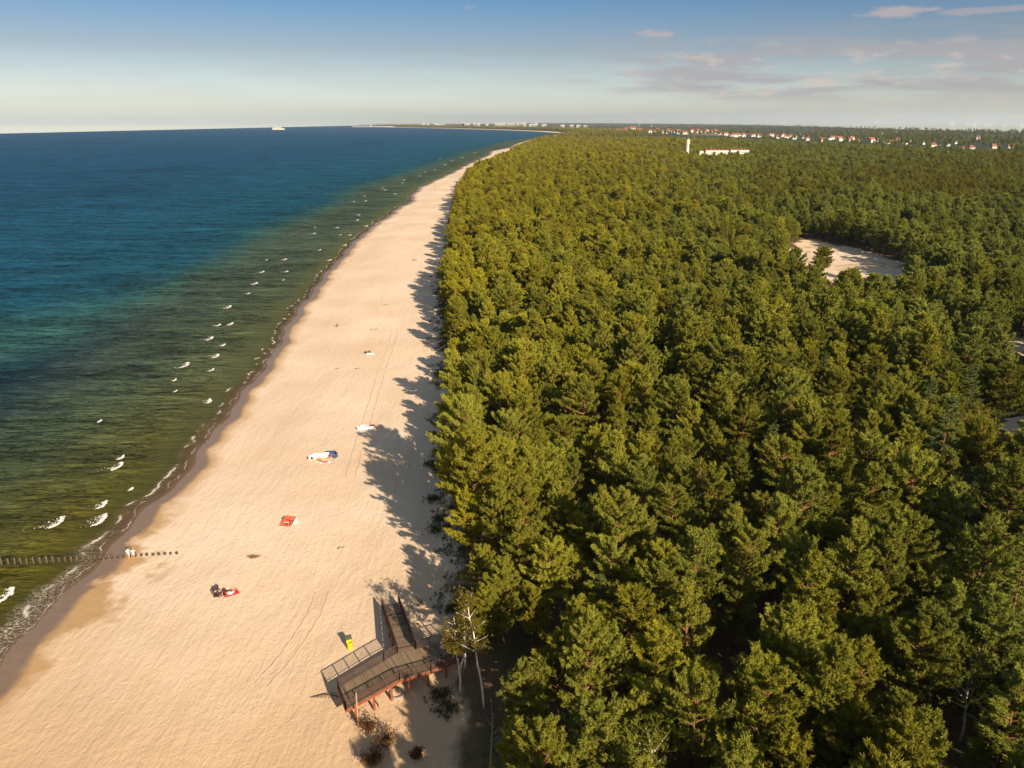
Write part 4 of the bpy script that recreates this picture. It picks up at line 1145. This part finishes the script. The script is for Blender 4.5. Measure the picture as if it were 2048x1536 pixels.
# ------------------------------------------------------------------ foam
def build_foam():
    m, t = newmat('sea foam')
    b = t.n('ShaderNodeBsdfPrincipled', Base_Color=(.78, .72, .66), Roughness=.7); t.out(b.outputs[0])
    rg = np.random.default_rng(8); Vs, Fs = [], []; k = 0
    spots = [(370, 730, 2.4), (420, 677, 1.9), (457, 614, 1.9), (510, 567, 2.4), (524, 544, 2.0), (533, 520, .8), (200, 1040, 1.8), (204, 1010, 1.1), (115, 1044, 1.5), (236, 932, 1.4), (243, 915, .7), (263, 978, .4), (8, 1192, 2.0),
             (628, 467, 2.0), (630, 455, .8), (731, 402, 3.2), (729, 392, 1.6), (708, 403, 1.4), (770, 380, 4), (765, 376, 2), (690, 490, 1.5), (681, 470, 1.0), (733, 452, 1.7), (744, 460, 1.0), (752, 448, 1.2), (805, 366, 2.5), (808, 360, 2.5),
             (432, 712, 1.5), (447, 690, .9), (424, 740, .9), (419, 803, .9), (418, 800, .6), (437, 650, 1.2), (462, 648, 1.2), (573, 543, 1.3), (570, 519, 1.6), (497, 587, .8), (200, 842, .45), (352, 782, .5), (350, 760, .6), (567, 560, .6),
             (840, 352, 3), (850, 344, 3), (870, 340, 4), (890, 330, 5), (905, 322, 5), (925, 315, 6), (950, 305, 7), (880, 318, 5), (790, 388, 3), (700, 470, 1.5), (715, 440, 2), (660, 520, 1.2), (718, 430, 2), (640, 500, 1.2), (675, 455, 1.6)]
    for (px, py, w) in spots:
        X, Y = G(px, py, .1); w = w if w < 1.5 else 1.5 + (w - 1.5) * .55
        crest = Vector((X, Y, 0)); n = int(95 * min(1.6, w) + 20)
        for j in range(n):
            a = rg.uniform(-1, 1); s = rg.exponential(.55) * w * (1 - a * a * .6)
            x = X - s * .9 + (1 - a * a) * w * .45 + rg.normal(0, .05) * w; y = Y + a * w * 1.15 - .3 * s + rg.normal(0, .06) * w
            dens = math.exp(-s / w * .8); r = rg.uniform(.05, .17) * (1.25 if s < .3 * w else .6) * max(1, w / 2.2); zt = .05 + .2 * math.exp(-(s / (.3 * w)) ** 2) * rg.uniform(.3, 1)
            nn = 6; ph = rg.uniform(0, 6)
            ang = ph + np.arange(nn) * 2 * math.pi / nn; rr = r * rg.uniform(.6, 1.25, nn)
            Vs.append(np.column_stack([x + np.cos(ang) * rr, y + np.sin(ang) * rr * 1.6, np.full(nn, zt)])); Vs.append(np.array([[x, y, zt + r * .45]]))
            for q in range(nn): Fs.append((k + q, k + (q + 1) % nn, k + nn))
            k += nn + 1
    o = bpy.data.objects.new('sea_foam', np_mesh('sea_foam', np.concatenate(Vs), Fs, [m], smooth=True)); link(o); tag(o, 'white foam of small breaking waves', 'foam', kind='stuff')

# ------------------------------------------------------------------ dune plants
def build_dune_plants():
    rg = np.random.default_rng(21); C, D, T = [], [], []
    def clump(cx, cy, r, n, h):
        for _ in range(n):
            x = cx + rg.normal(0, r); y = cy + rg.normal(0, r); C.append((x, y, float(ground_z(x, y)) + rg.uniform(0, h))); D.append(unit(np.array([rg.normal(0, .5), rg.normal(0, .5), 1]))); T.append(rg.uniform(.1, .9))
    for _ in range(650):
        y = rg.uniform(84, 330); x = float(edge(y)) + rg.normal(1.0, 1.6)
        clump(x, y, .45, 16, .35)
    for px, py in [(862, 930), (878, 940), (868, 1000), (880, 1040), (885, 905), (872, 1060), (880, 1395), (895, 1420)]:
        q = P(px, py); clump(q.x, q.y, .7, 110, .35)
    V, Fc, tv = blades(np.array(C), np.array(D), 8, .38, .035, .15, rg, np.array(T))
    o = bpy.data.objects.new('dune_grass', np_mesh('dune_grass', V, Fc, [M_GRASS], {'tone': tv})); link(o); tag(o, 'tufts of dune grass and low green plants at the forest foot', 'grass', kind='stuff')
    # undergrowth inside the forest edge
    C, D, T = [], [], []
    for _ in range(900):
        y = rg.uniform(35, 300); x = float(edge(y)) + abs(rg.normal(0, 9)) + 2.5
        if y < 82: x += 4
        n = 10
        for _ in range(n):
            xx = x + rg.normal(0, .5); yy = y + rg.normal(0, .5); C.append((xx, yy, float(ground_z(xx, yy)) + rg.uniform(0, .9))); D.append(unit(rg.normal(0, .6, 3) + np.array([0, 0, .8]))); T.append(rg.uniform(0, .7))
    V, Fc, tv = blades(np.array(C), np.array(D), 7, .3, .07, .3, rg, np.array(T))
    o = bpy.data.objects.new('undergrowth', np_mesh('undergrowth', V, Fc, [M_GRASS], {'tone': tv})); link(o); tag(o, 'low green undergrowth between the first trees', 'undergrowth', kind='stuff')
    # withered shrubs at the bottom of the picture
    for (px, py, r, h, lab) in [(738, 1462, .8, 1.6, 'reddish withered shrub just in front of the tall wooden pole'), (770, 1492, 1.2, 2.0, 'largest red-brown withered shrub on the shaded sand'), (745, 1525, 1.3, 1.7, 'rusty shrub at the picture bottom beneath the largest one'), (832, 1512, .7, 1.1, 'small dark red shrub apart from the others on the shaded sand')]:
        q = P(px, py); e = empty('withered_shrub', q); tag(e, lab, 'shrub', 'withered shrubs below the boardwalk')
        mb = MB(); C, D, T = [], [], []
        for _ in range(int(16 * r + 8)):
            az = rg.uniform(0, 6.28); L = rg.uniform(.6, 1.1) * h; d = Vector((math.cos(az) * r / h, math.sin(az) * r / h, .8)).normalized()
            mb.tube([(0, 0, -.1), tuple(d * L * .5), tuple(d * L + Vector((rg.normal(0, .15), rg.normal(0, .15), 0)))], [.03, .02, .007], 4, cap=False)
            for _ in range(26): s = rg.uniform(.3, 1.05); C.append(np.array(d * L * s) + rg.normal(0, .17, 3)); D.append(unit(rg.normal(0, 1, 3))); T.append(rg.uniform(0, 1))
        mb.build('stem', M_DEAD, e)
        link(bpy.data.objects.new('foliage', crown_mesh('shrub_foliage', blades(np.array(C), np.array(D), 3, .13, .05, .1, rg, np.array(T)), M_REDLEAF)), e)
    # bare twigs at the platform's sea end
    q = P(650, 1392); e = empty('dead_branch', q, .3); tag(e, 'dark bare branch lying on sand at the sea end of the boardwalk', 'branch')
    mb = MB()
    for k in range(7):
        a = rad(-60 + 25 * k); p0 = Vector((.4 * k - 1.2, -.15 * k, .1)); mb.tube([p0, p0 + Vector((math.cos(a) * .5, math.sin(a) * .4, .35)), p0 + Vector((math.cos(a + .6) * .9, math.sin(a + .6) * .9, .15))], [.03, .025, .01], 5)
    mb.tube([(-1.6, .2, .05), (0, 0, .25), (1.8, -.9, .15)], [.03, .05, .05], 6); mb.build('twig', simple('dark twig', (.06, .04, .03), .9), e)

def build_tracks():
    """two tyre tracks pressed in the sand"""
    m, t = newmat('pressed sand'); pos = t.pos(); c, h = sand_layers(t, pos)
    c = t.mix(.30, c, (.45, .31, .19)); n = t.noise(pos, 5.0, 3.0, .6)
    b = t.n('ShaderNodeBsdfPrincipled', Base_Color=c, Roughness=.9); t.set(b.inputs['Normal'], t.n('ShaderNodeBump', Strength=.9, Distance=.5, Height=t.math('ADD', h, t.math('MULTIPLY', n, .2))).outputs[0]); t.out(b.outputs[0])
    lines = [[(790, 658), (785, 685), (768, 730), (750, 790), (732, 850), (716, 900), (700, 960)], [(645, 1185), (628, 1230), (600, 1275), (560, 1330), (520, 1372)]]
    for ln in lines:
        pts = [P(*q) for q in ln]; out = []
        for a, b2 in zip(pts[:-1], pts[1:]):
            for i in range(14): out.append(a.lerp(b2, i / 14))
        for off in (-.85, .85):
            vs, fs = [], []
            for i, q in enumerate(out):
                d = (out[min(i + 1, len(out) - 1)] - out[max(i - 1, 0)]); s = Vector((d.y, -d.x, 0)).normalized()
                for w, up in ((-.16, .012), (-.1, .05), (0, .03), (.1, .05), (.16, .012)):
                    p = q + s * (off + w + .05 * math.sin(i * .8)); vs.append((p.x, p.y, float(ground_z(p.x, p.y)) + up))
                if i:
                    for j in range(4): k = (i - 1) * 5 + j; fs.append((k, k + 1, k + 6, k + 5))
            o = MB().add(vs, fs).build('tyre_track', m, smooth=True); tag(o, kind='structure')

# ------------------------------------------------------------------ buildings
M_WHITE = simple('white render', (.6, .56, .5), .8, .06, .3); M_ROOF = simple('red roof tiles', (.27, .09, .055), .8, .2, 1.0); M_GLASS = simple('dark window', (.05, .06, .07), .2, .2, .5, .6)
M_FARWALL = simple('greyed render', (.4, .39, .37), .8, .1, .05)
M_CREAM = simple('cream render', (.62, .5, .36), .8, .08, .3); M_ROOF2 = simple('brown roof', (.2, .08, .05), .8, .2, 1.0)

def build_buildings():
    # tower in the forest
    b = on_ground(268.5, 1245, -1); e = empty('water_tower', b); tag(e, 'slim white tower with wider head rising out of the pine forest', 'tower')
    n = 16
    def lathe(prof, mat, name):
        vs, fs = [], []
        for r, z in prof:
            for k in range(n): t = 2 * math.pi * k / n; vs.append((math.cos(t) * r, math.sin(t) * r, z))
        for a in range(len(prof) - 1):
            for k in range(n): fs.append((a * n + k, a * n + (k + 1) % n, (a + 1) * n + (k + 1) % n, (a + 1) * n + k))
        return MB().add(vs, fs).build(name, mat, e)
    lathe([(2.9, 0), (2.7, 12), (2.3, 25.5), (2.3, 26)], M_WHITE, 'shaft'); lathe([(3.1, 25.8), (3.4, 26.3), (3.4, 27), (2.4, 27)], M_WHITE, 'gallery')
    lathe([(2.5, 27), (2.5, 28), (3.0, 29), (3.0, 32), (2.6, 32.6)], M_WHITE, 'tank'); lathe([(3.1, 32.3), (2.2, 33.6), (.1, 34.6)], M_ROOF, 'roof')
    MB().tube([(0, 0, 34.4), (0, 0, 37.5)], .12, 6).build('antenna', M_STEEL, e)
    for z in (8, 14, 20): MB().box((0, -2.6 + z * .02, z), (.9, .5, 1.6)).build('window', M_GLASS, e)
    # two long low blocks
    for (x0, x1, Y, lab, h0) in [(290, 324, 1222, 'long white block with red roof line beside the tower in the forest', 18.2), (329.5, 357, 1230, 'second long white block behind trees, further inland from the tower', 17.8)]:
        w = x1 - x0; b = on_ground((x0 + x1) / 2, Y, -1); e = empty('block_building', b); tag(e, lab, 'building', 'white blocks in the forest')
        MB().box((0, 0, h0 / 2), (w, 14, h0)).build('wall', M_WHITE, e)
        MB().box((0, 0, h0 + .35), (w + .8, 14.8, .7)).build('roof', M_ROOF, e)
        MB().box((-w / 2 - 4.2, 1, h0 / 2 - .6), (8.3, 9, h0 - 1.2)).build('stair_wing', M_CREAM, e)
        for f in range(5):
            for k in range(int(w / 3.4)):
                MB().box((-w / 2 + 2 + k * 3.4, -7.03, 2 + f * 3.1), (1.7, .12, 1.3)).build('window', M_GLASS, e) if 2 + f * 3.1 < h0 - 1.5 and f > 2 else None
        for k in range(5): MB().box((-w / 2 + 3 + k * w / 5.5, 2, h0 + 1.4), (2.2, 2.2, 1.4)).build('roof_vent', M_ROOF, e)

def house_mesh(w, d, h, rh, hip):
    wall = MB().box((0, 0, h / 2), (w, d, h)); rf = MB(); o = .6; x, y = w / 2 + o, d / 2 + o; k = w / 2 - (d / 2 if hip else 0) + (0 if hip else o)
    vs = [(-x, -y, h), (x, -y, h), (x, y, h), (-x, y, h), (-k, 0, h + rh), (k, 0, h + rh)]
    rf.add(vs, [(0, 1, 5, 4), (1, 2, 5), (2, 3, 4, 5), (3, 0, 4), (3, 2, 1, 0)])
    return wall, rf

def build_town():
    # village houses beyond the pinewood: picture x, y of the base, size
    rg = random.Random(4); hs = []
    def add(x, y, s=1, cream=False): hs.append((x, y, s, cream))
    for x, y, s in [(1452, 269, 1), (1465, 270, 1.1), (1470, 270, 1), (1474, 271, 1.2), (1480, 271, 1), (1486, 271, 1.2), (1505, 270, .8), (1508, 270, .8), (1516, 271, 1.1), (1521, 271, 1), (1526, 271, .8), (1543, 270, .9), (1556, 273, 1.1), (1560, 271, 1),
                    (1566, 270, 1.1), (1572, 272, 1), (1577, 273, .9), (1583, 271, 1), (1589, 275, 1.2), (1593, 272, .8), (1602, 270, .8), (1606, 273, .9), (1615, 277, 1), (1642, 277, 1), (1646, 279, 1.3), (1660, 276, 1.2), (1664, 275, 1), (1672, 274, 1),
                    (1679, 278, 1.4), (1683, 276, 1), (1700, 279, 1.4), (1703, 277, 1.2), (1712, 279, .9), (1716, 279, .9), (1742, 281, 1.4), (1748, 279, .9)]: add(x, y, s)
    for x, y, s in [(1755, 279, 1), (1765, 279, 1), (1776, 283, 1.1), (1781, 283, 1.1), (1792, 279, .8), (1797, 278, .9), (1800, 279, 1), (1809, 283, 1.2), (1813, 284, 1.2), (1820, 279, 1), (1846, 284, 1), (1865, 288, 1.2), (1869, 286, 1), (1880, 286, .9), (1896, 287, 1.3),
                    (1911, 283, 1), (1926, 292, .9), (1943, 291, 1), (1947, 292, .7), (1987, 291, 1.5), (2027, 288, 1), (2022, 291, 1.1), (1766, 266, .8), (1792, 264, .9), (1830, 272, .9), (1853, 272, .9), (1868, 270, .8), (1885, 275, 1), (1955, 275, 1), (1949, 273, .8)]: add(x, y, s)
    for x in range(1205, 1440, 6):
        add(x + rg.uniform(-2, 2), 261.5 + rg.uniform(-2, 2.5) + (x - 1205) * .012, rg.uniform(.7, 1.3))
    protos = []
    for i, (w, d, h, rh, hip) in enumerate([(13, 10, 7, 4.5, 0), (11, 10, 6.5, 5, 1), (18, 11, 8, 4.5, 0), (12, 9, 5, 5, 0)]):
        a, b = house_mesh(w, d, h, rh, hip)
        protos.append((a.mesh('house_wall', [M_WHITE, M_CREAM][i == 3]), b.mesh('house_roof', [M_ROOF, M_ROOF2][i == 3]), ['plain', 'hip-roofed', 'long', 'cream low'][i]))
    hs.sort()
    for i, (x, y, s, _) in enumerate(hs):
        # base is hidden by trees: place so that the middle of the wall is at the picture height
        X, Y = G(x, y, 9.0); k = rg.randrange(4); wl, rf, adj = protos[k]
        sc = max(.8, Y / 2500) * s * .82
        e = empty('house', (X, Y, float(ground_z(X, Y)) - 1), rg.uniform(-.6, .6)); e.scale = (sc, sc, sc * 1.2)
        tag(e, '%s village house with red roof beyond the pinewood, %s house counting from the bay' % (adj, ordinal(i + 1)), 'house', 'village houses beyond the pinewood')
        link(bpy.data.objects.new('wall', wl), e); link(bpy.data.objects.new('roof', rf), e)
    # town blocks on the far shore
    tb = [(856, 246, 50, 22), (865, 246, 40, 14), (881, 246.5, 60, 16), (888, 246.5, 50, 12), (895, 246.5, 30, 18), (936, 248, 130, 26), (931, 247, 40, 34), (954, 247, 50, 30), (960, 247, 60, 34), (977, 247.5, 40, 22), (999, 248, 110, 28), (1010, 247, 50, 36), (1014, 248.5, 40, 20),
          (1021, 248, 60, 32), (1028, 248, 60, 30), (1034, 248, 60, 32), (1046, 248.5, 80, 38), (1040, 248.5, 50, 16), (1064, 249.5, 120, 18), (1070, 248.5, 40, 34), (1085, 249.5, 70, 16), (1120, 252, 60, 16), (1137, 252, 60, 16), (1150, 252, 60, 14), (1163, 253, 50, 14)]
    for i, (x, y, w, h) in enumerate(sorted(tb)):
        X, Y = G(x, max(y, 247.2) + 4.5, 0); Y = min(Y, 9800); X = (x - 1024) / F * Y * 1.0
        k = Y / 8200
        e = empty('tower_block', (X, Y, float(ground_z(X, Y)) - 1)); tag(e, 'pale block of the town on the far shore, %s block along from the cape' % ordinal(i + 1), 'building', 'town blocks on the far shore')
        h = h * .72; MB().box((0, 0, (h + 14) / 2), (w * .7 * k, 25, h + 14)).build('wall', M_FARWALL, e); MB().box((0, 0, h + 15), (w * .72 * k, 26, 2)).build('roof', M_CREAM, e)
        wn = MB()
        for f in range(int(h / 9)): wn.box((0, -12.6, 12 + f * 7), (w * .75 * k, .4, 1.8))
        if wn.v: wn.build('window_band', M_GLASS, e)
    # lighthouse on the cape
    X, Y = -1640, 9420; X = (756 - 1024) / F * 9300; Y = 9300
    e = empty('lighthouse', (X, Y, .5)); tag(e, 'tiny white lighthouse at the tip of the far cape', 'lighthouse')
    MB().tube([(0, 0, 0), (0, 0, 20), (0, 0, 24)], [6, 4, 4], 12).build('tower', M_WHITE, e); MB().tube([(0, 0, 24), (0, 0, 28), (0, 0, 31)], [3, 3, .3], 12).build('lantern', M_CREAM, e)
    MB().box((40, 0, 3), (500, 30, 5)).build('mole', M_CREAM, e)
    # ship
    X, Y = G(557, 259.5, 0); e = empty('cruise_ship', (X, Y, 0), rad(-3)); tag(e, 'white passenger ship out at sea close to the horizon', 'ship')
    L = 100; mb = MB(); st = [(-.5, .7), (-.46, .95), (-.3, 1), (.25, 1), (.4, .7), (.5, .05)]
    vs = []; 
    for z, f in ((0, .86), (9, 1)):
        for s, w in st: vs.append((s * L * (1 if z else .95), 9 * w * f, z))
        for s, w in reversed(st): vs.append((s * L * (1 if z else .95), -9 * w * f, z))
    n = 12; mb.add(vs, [tuple(range(n - 1, -1, -1)), tuple(range(n, 2 * n))] + [(k, (k + 1) % n, n + (k + 1) % n, n + k) for k in range(n)]); mb.build('hull', M_WHITE, e)
    for k, (a, b) in enumerate([(-.44, .3), (-.42, .26), (-.36, .22), (-.1, .18)]):
        d = MB().box(((a + b) / 2 * L, 0, 10.6 + 3 * k), ((b - a) * L, 15 - k, 3)).build('deck_house', M_WHITE, e)
        MB().box(((a + b) / 2 * L, 0, 10.8 + 3 * k), ((b - a) * L * .94, 15.3 - k, .9)).build('window_band', M_GLASS, d)
    MB().tube([(14, 0, 20), (13, 0, 30)], [3.4, 2.8], 12).build('funnel', simple('dark funnel', (.08, .08, .09), .6), e); MB().tube([(20, 0, 20), (20, 0, 33)], .4, 6).build('mast', M_WHITE, e)
    # wind turbines
    blade = MB().add([(0, -.05, 0), (2.2, 0, 6), (.9, 0, 46), (0, .05, 46), (-.8, 0, 6), (0, .8, 6)], [(0, 1, 5), (1, 2, 3, 5), (5, 3, 4), (0, 5, 4), (0, 4, 1), (4, 3, 2, 1)]).mesh('turbine_blade', M_WHITE)
    tw = MB().tube([(0, 0, 0), (0, 0, 95)], [2.4, 1.5], 10).mesh('turbine_tower', M_WHITE); na = MB().box((0, 1, 96.5), (3.6, 9, 3.8)).mesh('turbine_nacelle', M_WHITE)
    tx = [(1265, 8500), (1289, 8500), (1411, 9000), (1541, 9000), (1714, 7800), (1858, 7200), (1861, 7000), (1888, 7300), (1900, 7400), (1902, 6900), (1909, 7200), (1924, 7200), (1932, 7000), (1959, 7200), (1990, 7100), (1993, 7000), (2011, 7100), (2014, 6900), (2036, 7300)]
    for i, (x, Y) in enumerate(tx):
        lim = float(reach((x - 1024) / F * Y, Y)) - 40; Y2 = min(Y, lim); X = (x - 1024) / F * Y2
        e = empty('wind_turbine', (X, Y2, float(ground_z(X, Y2)) - 1)); s = Y2 / 7000 * .62; e.scale = (s, s, s)
        tag(e, 'white wind turbine on the inland horizon, %s counting inland from the bay' % ordinal(i + 1), 'wind turbine', 'wind turbines on the horizon')
        link(bpy.data.objects.new('tower', tw), e); link(bpy.data.objects.new('nacelle', na), e)
        a0 = rg.uniform(0, 2)
        for k in range(3):
            b = bpy.data.objects.new('blade', blade); link(b, e); b.location = (0, -4, 96.5); b.rotation_euler = (0, a0 + k * 2.094, 0)

# ------------------------------------------------------------------ light, sky, air, camera
SUN_EL = 26.5; SHADOW = Vector((-.53, .848, 0)).normalized()
def build_light():
    to_sun = Vector((-SHADOW.x * math.cos(rad(SUN_EL)), -SHADOW.y * math.cos(rad(SUN_EL)), math.sin(rad(SUN_EL))))
    l = bpy.data.lights.new('sun', 'SUN'); l.energy = 4.8; l.angle = rad(.55); l.color = (1.0, .85, .66)
    o = bpy.data.objects.new('sun', l); link(o); o.rotation_euler = to_sun.to_track_quat('Z', 'Y').to_euler(); o.location = (200, -300, 300)
    w = bpy.data.worlds.new('World'); sc.world = w; w.use_nodes = True; t = NT(w.node_tree)
    sky = t.n('ShaderNodeTexSky', {'sky_type': 'NISHITA', 'sun_disc': False, 'sun_elevation': rad(SUN_EL), 'sun_rotation': math.atan2(to_sun.x, to_sun.y), 'altitude': 50, 'air_density': 1.0, 'dust_density': .6, 'ozone_density': 1.6})
    geo = t.n('ShaderNodeTexCoord').outputs['Generated']
    g0 = t.n('ShaderNodeSeparateXYZ', Vector=geo)
    t.set(sky.inputs['Vector'], t.n('ShaderNodeCombineXYZ', i0=g0.outputs[0], i1=g0.outputs[1], i2=t.math('MAXIMUM', g0.outputs[2], .014)).outputs[0])
    sp = t.n('ShaderNodeSeparateXYZ', Vector=geo); z = sp.outputs[2]
    el = t.math('MULTIPLY', t.math('ARCSINE', z), 57.2958); az = t.math('MULTIPLY', t.math('ARCTAN2', sp.outputs[0], sp.outputs[1]), 57.2958)
    c = t.mix(1.0, sky.outputs[0], t.ramp(t.math('MULTIPLY', el, 1 / 20.0), SKYTINT), 'MULTIPLY')
    uv = t.n('ShaderNodeCombineXYZ', i0=t.math('MULTIPLY', az, .42), i1=t.math('MULTIPLY', el, 1.35), i2=0.0).outputs[0]
    n1 = t.noise(uv, 1.0, 6.0, .58, .2); n2 = t.noise(t.scale(uv, (.28, .8, 1)), 1.0, 5.0, .55, .2)
    right = t.sstep(1.0, 14.0, az); band = t.math('MULTIPLY', t.sstep(.5, 1.6, el), t.sstep(5.4, 3.6, el))
    puff = t.math('MULTIPLY', t.math('MULTIPLY', t.sstep(.525, .66, n1), band), right)
    veil = t.math('MULTIPLY', t.math('MULTIPLY', t.sstep(.40, .60, n2), t.math('MULTIPLY', t.sstep(.6, 2.2, el), t.sstep(6.4, 3.4, el))), t.math('ADD', .12, t.math('MULTIPLY', right, .72)))
    def blob(a0, e0, wa, we, k=1.0):
        da = t.math('DIVIDE', t.math('SUBTRACT', az, a0), wa); de = t.math('DIVIDE', t.math('SUBTRACT', el, e0), we)
        r = t.math('ADD', t.math('MULTIPLY', da, da), t.math('MULTIPLY', de, de))
        r = t.math('ADD', r, t.math('MULTIPLY', t.math('SUBTRACT', n1, .5), 3.5))
        return t.math('MULTIPLY', t.sstep(1.0, .1, r), k)
    b = t.math('MAXIMUM', blob(9.3, 5.55, 1.7, .32, .8), t.math('MAXIMUM', blob(24.2, 6.3, 2.6, .42, .8), blob(28.5, 6.15, 3.0, .25, .5)))
    b = t.math('MAXIMUM', b, blob(-2.8, 7.2, .6, .2, .4))
    SC = CLOUD
    c = t.mix(veil, c, (SC * .70, SC * .655, SC * .68)); c = t.mix(t.math('MULTIPLY', puff, .6), c, (SC * 1.12, SC * .93, SC * .80)); c = t.mix(t.math('MULTIPLY', b, .8), c, (SC * .95, SC * .76, SC * .70))
    bg = t.n('ShaderNodeBackground', Color=c, Strength=.11)
    t.n('ShaderNodeOutputWorld', Surface=bg.outputs[0])
SKYTINT = [(0, (.58, .59, .68)), (.05, (.54, .555, .65)), (.226, (.32, .315, .365)), (.405, (.165, .262, .37)), (.6, (.14, .235, .36)), (1.0, (.78, .67, .54))]  # last stop is a warm tint added to the unseen upper sky for fill light
CLOUD = 3.0

def build_haze():
    m = bpy.data.materials.new('air'); m.use_nodes = True; t = NT(m.node_tree)
    v = t.n('ShaderNodeVolumePrincipled', Density=HAZE, Anisotropy=.3); v.inputs['Color'].default_value = (.72, .82, .92, 1)
    t.n('ShaderNodeOutputMaterial', Volume=v.outputs[0])
    o = MB().box((0, 8000, 98), (64000, 36000, 206)).build('haze', m); tag(o, kind='stuff')
HAZE = 4.0e-5

def build_camera():
    c = bpy.data.cameras.new('camera'); c.sensor_width = 36; c.lens = F / PW * 36; c.clip_start = .5; c.clip_end = 90000
    o = bpy.data.objects.new('camera', c); link(o); o.location = (0, 0, CH); o.rotation_euler = (rad(90) - PITCH, 0, 0); sc.camera = o

build_ground(); build_sea(); build_forest(); lone_trees(); build_boardwalk(); build_beach_things(); build_groyne(); build_foam(); build_dune_plants(); build_tracks(); build_buildings(); build_town()
build_light(); build_haze(); build_camera()
sc.view_settings.view_transform = 'Standard'; sc.view_settings.look = 'None'; sc.view_settings.gamma = 1; sc.view_settings.exposure = .92
sc.render.engine = 'CYCLES'; cy = sc.cycles
cy.max_bounces = 4; cy.diffuse_bounces = 2; cy.glossy_bounces = 2; cy.transmission_bounces = 2; cy.transparent_max_bounces = 6; cy.volume_bounces = 0
cy.use_denoising = True; cy.sample_clamp_indirect = 4
